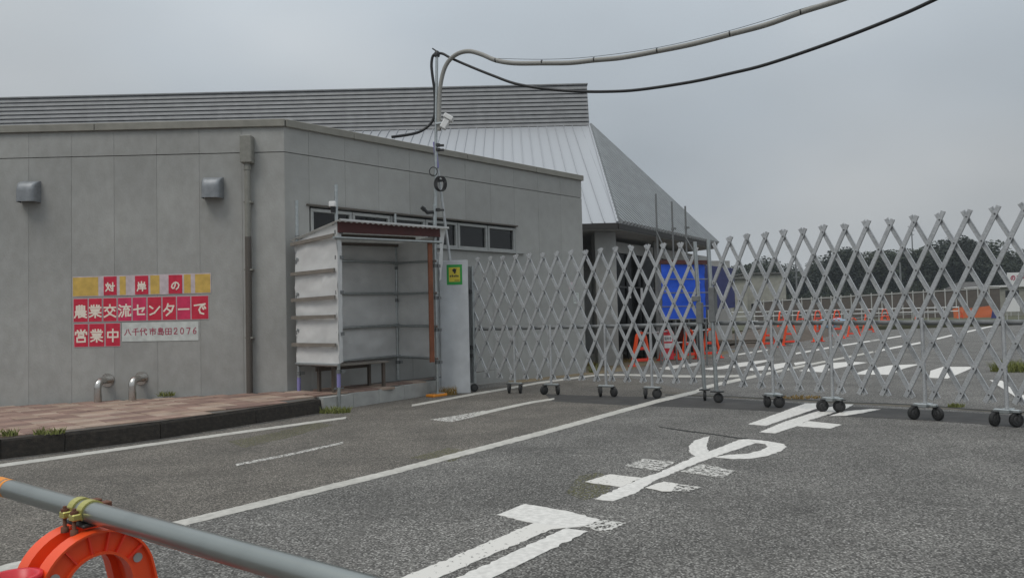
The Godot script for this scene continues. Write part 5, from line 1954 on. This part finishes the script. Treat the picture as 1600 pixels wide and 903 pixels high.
	# trees
	var crowns := [crown_mesh(41, 12000), crown_mesh(42, 12000), crown_mesh(43, 12000)]
	var trees := [[1128, 420, 118, 9.0], [1160, 424, 116, 8.0], [1183, 414, 120, 8.5], [1208, 404, 122, 9.0], [1232, 428, 112, 6.5], [1262, 424, 120, 7.0], [1288, 404, 118, 8.5], [1312, 393, 116, 9.5], [1342, 396, 114, 9.5], [1372, 397, 116, 9.0], [1400, 400, 118, 9.0], [1432, 392, 114, 9.5],
		[1468, 380, 116, 10.0], [1492, 376, 112, 10.5], [1516, 382, 114, 9.5], [1540, 396, 112, 8.5], [1568, 400, 124, 9.0], [1594, 394, 122, 9.5], [1625, 396, 124, 10.0], [1660, 390, 120, 10.0]]
	var by := {0: "dark tree just above the navy side sheet", 2: "dark tree behind the low shed and warehouse", 3: "round dark tree above the pale warehouse roof", 4: "small dark tree beside the slim lattice pole", 7: "broad dark tree, first of the tall run after the lattice pole", 13: "tallest dark tree of the belt with a high round top", 15: "dark tree behind the tiled house roof", 17: "dark tree behind the roof sign with pink lettering"}
	var i := 0
	for p in trees:
		var tp := Z(p[0], p[1], p[2])
		far_tree(by.get(i, "dark broad tree in the belt behind the far hoarding"), Vector3(tp.x, 0, tp.z), tp.y / 0.97, p[3] * 1.4, crowns[i % 3], M.leaf[(i * 2) % 3])
		i += 1
	# shrubs fill the foot of the belt
	for k in 22:
		var px := 1120 + k * 25
		var tp := Z(px, 452, 106 + (k % 3) * 3)
		var sh2 := thing("shrub", "dark shrub at the foot of the far trees", "shrub", Vector3(tp.x, 0, tp.z), Basis(Vector3.UP, rng.randf() * TAU), "shrubs below the far trees")
		put("foliage", crowns[k % 3], M.leaf[k % 3], sh2, Transform3D(Basis.from_scale(Vector3(3.0, 2.3 + 0.7 * (k % 2), 3.0)), Vector3(0, 1.9, 0)))

# ------------------------------------------------------------------ the pipe and barricade in front
func build_foreground() -> void:
	var a := Z(12, 762, 2.08)
	var b := Z(500, 889, 1.30)
	var d := (b - a).normalized()
	d.y = 0.0
	d = d.normalized()
	var y := 0.905
	a.y = y
	var p := thing("barrier_pipe", "grey galvanised barrier pipe clamped on the orange barricade", "pipe")
	var st := mb()
	tube(st, [a - d * 1.1, a + d * 1.75], 0.0243, 24)
	obj("tube", st, M.galv_near, p)
	for s in [[0.0, 0.014], [-0.06, 0.05]]:
		var tp := mb()
		lathe(tp, a + d * (s[0] - 0.004), d, [[0, 0.0249], [s[1], 0.0249]], 20)
		obj("tape_band", tp, M.tape, p)
	# clamp saddle where the pixel column of the arch meets the pipe
	var c := W(133, 790, a, Vector3(-d.z, 0, d.x))
	c.y = y
	var side := d.cross(Vector3.UP).normalized()
	var h := y - 0.0243 - 0.004
	var arch := barricade("orange plastic barricade carrying the grey pipe beside the road", Vector3(c.x, 0, c.z), Basis(side, Vector3.UP, side.cross(Vector3.UP)), true, h, "")
	arch.remove_meta("group")
	var cl := thing("pipe_clamp", "yellow zinc double pipe clamp on top of the barricade", "clamp", c, Basis(d, Vector3.UP, d.cross(Vector3.UP)))
	for x in [-0.024, 0.024]:
		var band := mb()
		# an open strap round the upper half of the pipe
		var n := 14
		for i in n:
			var a0 := lerpf(-0.5, PI + 0.4, float(i) / n)
			var a1 := lerpf(-0.5, PI + 0.4, float(i + 1) / n)
			var r0 := 0.0246
			var r1 := 0.0282
			var w := 0.0125
			var q: Array = []
			for e in [[a0, r0], [a1, r0], [a1, r1], [a0, r1]]:
				q.append(Vector3(0, sin(e[0]) * e[1], cos(e[0]) * e[1]))
			var s0 := Vector3(x - w, 0, 0)
			var s1 := Vector3(x + w, 0, 0)
			hexa(band, [q[0] + s0, q[1] + s0, q[2] + s0, q[3] + s0, q[0] + s1, q[1] + s1, q[2] + s1, q[3] + s1])
		obj("strap", band, M.zinc_yellow, cl)
		for z in [-1.0, 1.0]:
			var lug := mb()
			box(lug, Vector3(x - 0.012, -0.012 if z > 0 else 0.004, z * 0.034 - 0.010), Vector3(x + 0.012, 0.003 if z > 0 else 0.018, z * 0.034 + 0.010), 0.002)
			obj("lug", lug, M.zinc_yellow if z > 0 else M.rust, cl)
		var bl := mb()
		lathe(bl, Vector3(x, -0.045, 0.036), Vector3.UP, [[0, 0.009], [0.012, 0.009], [0.0121, 0.0045], [0.06, 0.0045]], 8)
		lathe(bl, Vector3(x, 0.0, 0.036), Vector3.UP, [[0, 0.0085], [0.009, 0.0085]], 6)
		obj("bolt", bl, M.rust, cl)
	var sd := mb()
	box(sd, Vector3(-0.045, -0.031, -0.026), Vector3(0.045, -0.0225, 0.026), 0.003)
	obj("saddle", sd, M.dark_steel, cl)

# ------------------------------------------------------------------ weeds
func weed(label: String, at: Vector3, r: float, h: float, blades: int, m: Material) -> void:
	var st := mb()
	for i in blades:
		var a := rng.randf() * TAU
		var d := sqrt(rng.randf()) * r
		var p := Vector3(cos(a) * d, 0, sin(a) * d * 0.6)
		var lean := Vector3(rng.randfn() * 0.35, 1.0, rng.randfn() * 0.35).normalized() * h * rng.randf_range(0.35, 1.0)
		var s := Vector3(rng.randfn(), 0, rng.randfn()).normalized() * 0.007
		var q := p + lean * 0.55
		quad(st, p - s, q - s * 0.8, q + s * 0.8, p + s)
		tri(st, q - s * 0.8, p + lean + Vector3(lean.x, -0.1 * h, lean.z) * 0.4, q + s * 0.8)
	var o := obj("weed_tuft", st, m)
	o.position = at
	tag(o, label, "weeds")
func build_weeds() -> void:
	weed("green weed tuft against the end of the old kerb", G(523, 645), 0.24, 0.13, 220, M.grass)
	weed("green weed tuft spread along the kerb edge of the pavement", G(75, 678, 0.195), 0.17, 0.09, 120, M.grass)
	weed("small green weed tuft on the kerb edge at the pavement end", G(8, 681, 0.195), 0.13, 0.10, 110, M.grass)
	weed("little weed at the foot of the concrete wall", Z(259, 622, 12.42) * Vector3(1, 0, 1) + Vector3(0, 0.21, 0), 0.13, 0.11, 90, M.grass)
	weed("dry straw coloured tuft at the foot of the white panel", G(700, 617), 0.17, 0.20, 160, M.grass_dry)
	weed("low dry weeds along the joint behind the gate wheels", G(1248, 622), 0.36, 0.05, 260, M.grass_dry)
	weed("small yellow green tuft in the joint between gate trolleys", G(1494, 636), 0.11, 0.07, 130, M.grass)
	weed("large yellow green clump of grass beside the road beyond the gate", G(1598, 580), 0.6, 0.30, 900, M.grass)
	weed("tall thin weed on the sandy verge", G(927, 582), 0.1, 0.35, 60, M.grass)
	weed("dry weeds scattered on the sandy verge", G(905, 570), 0.9, 0.16, 500, M.grass_dry)
	weed("dry weeds lining the edge of the sandy verge", G(970, 566), 0.8, 0.14, 400, M.grass_dry)
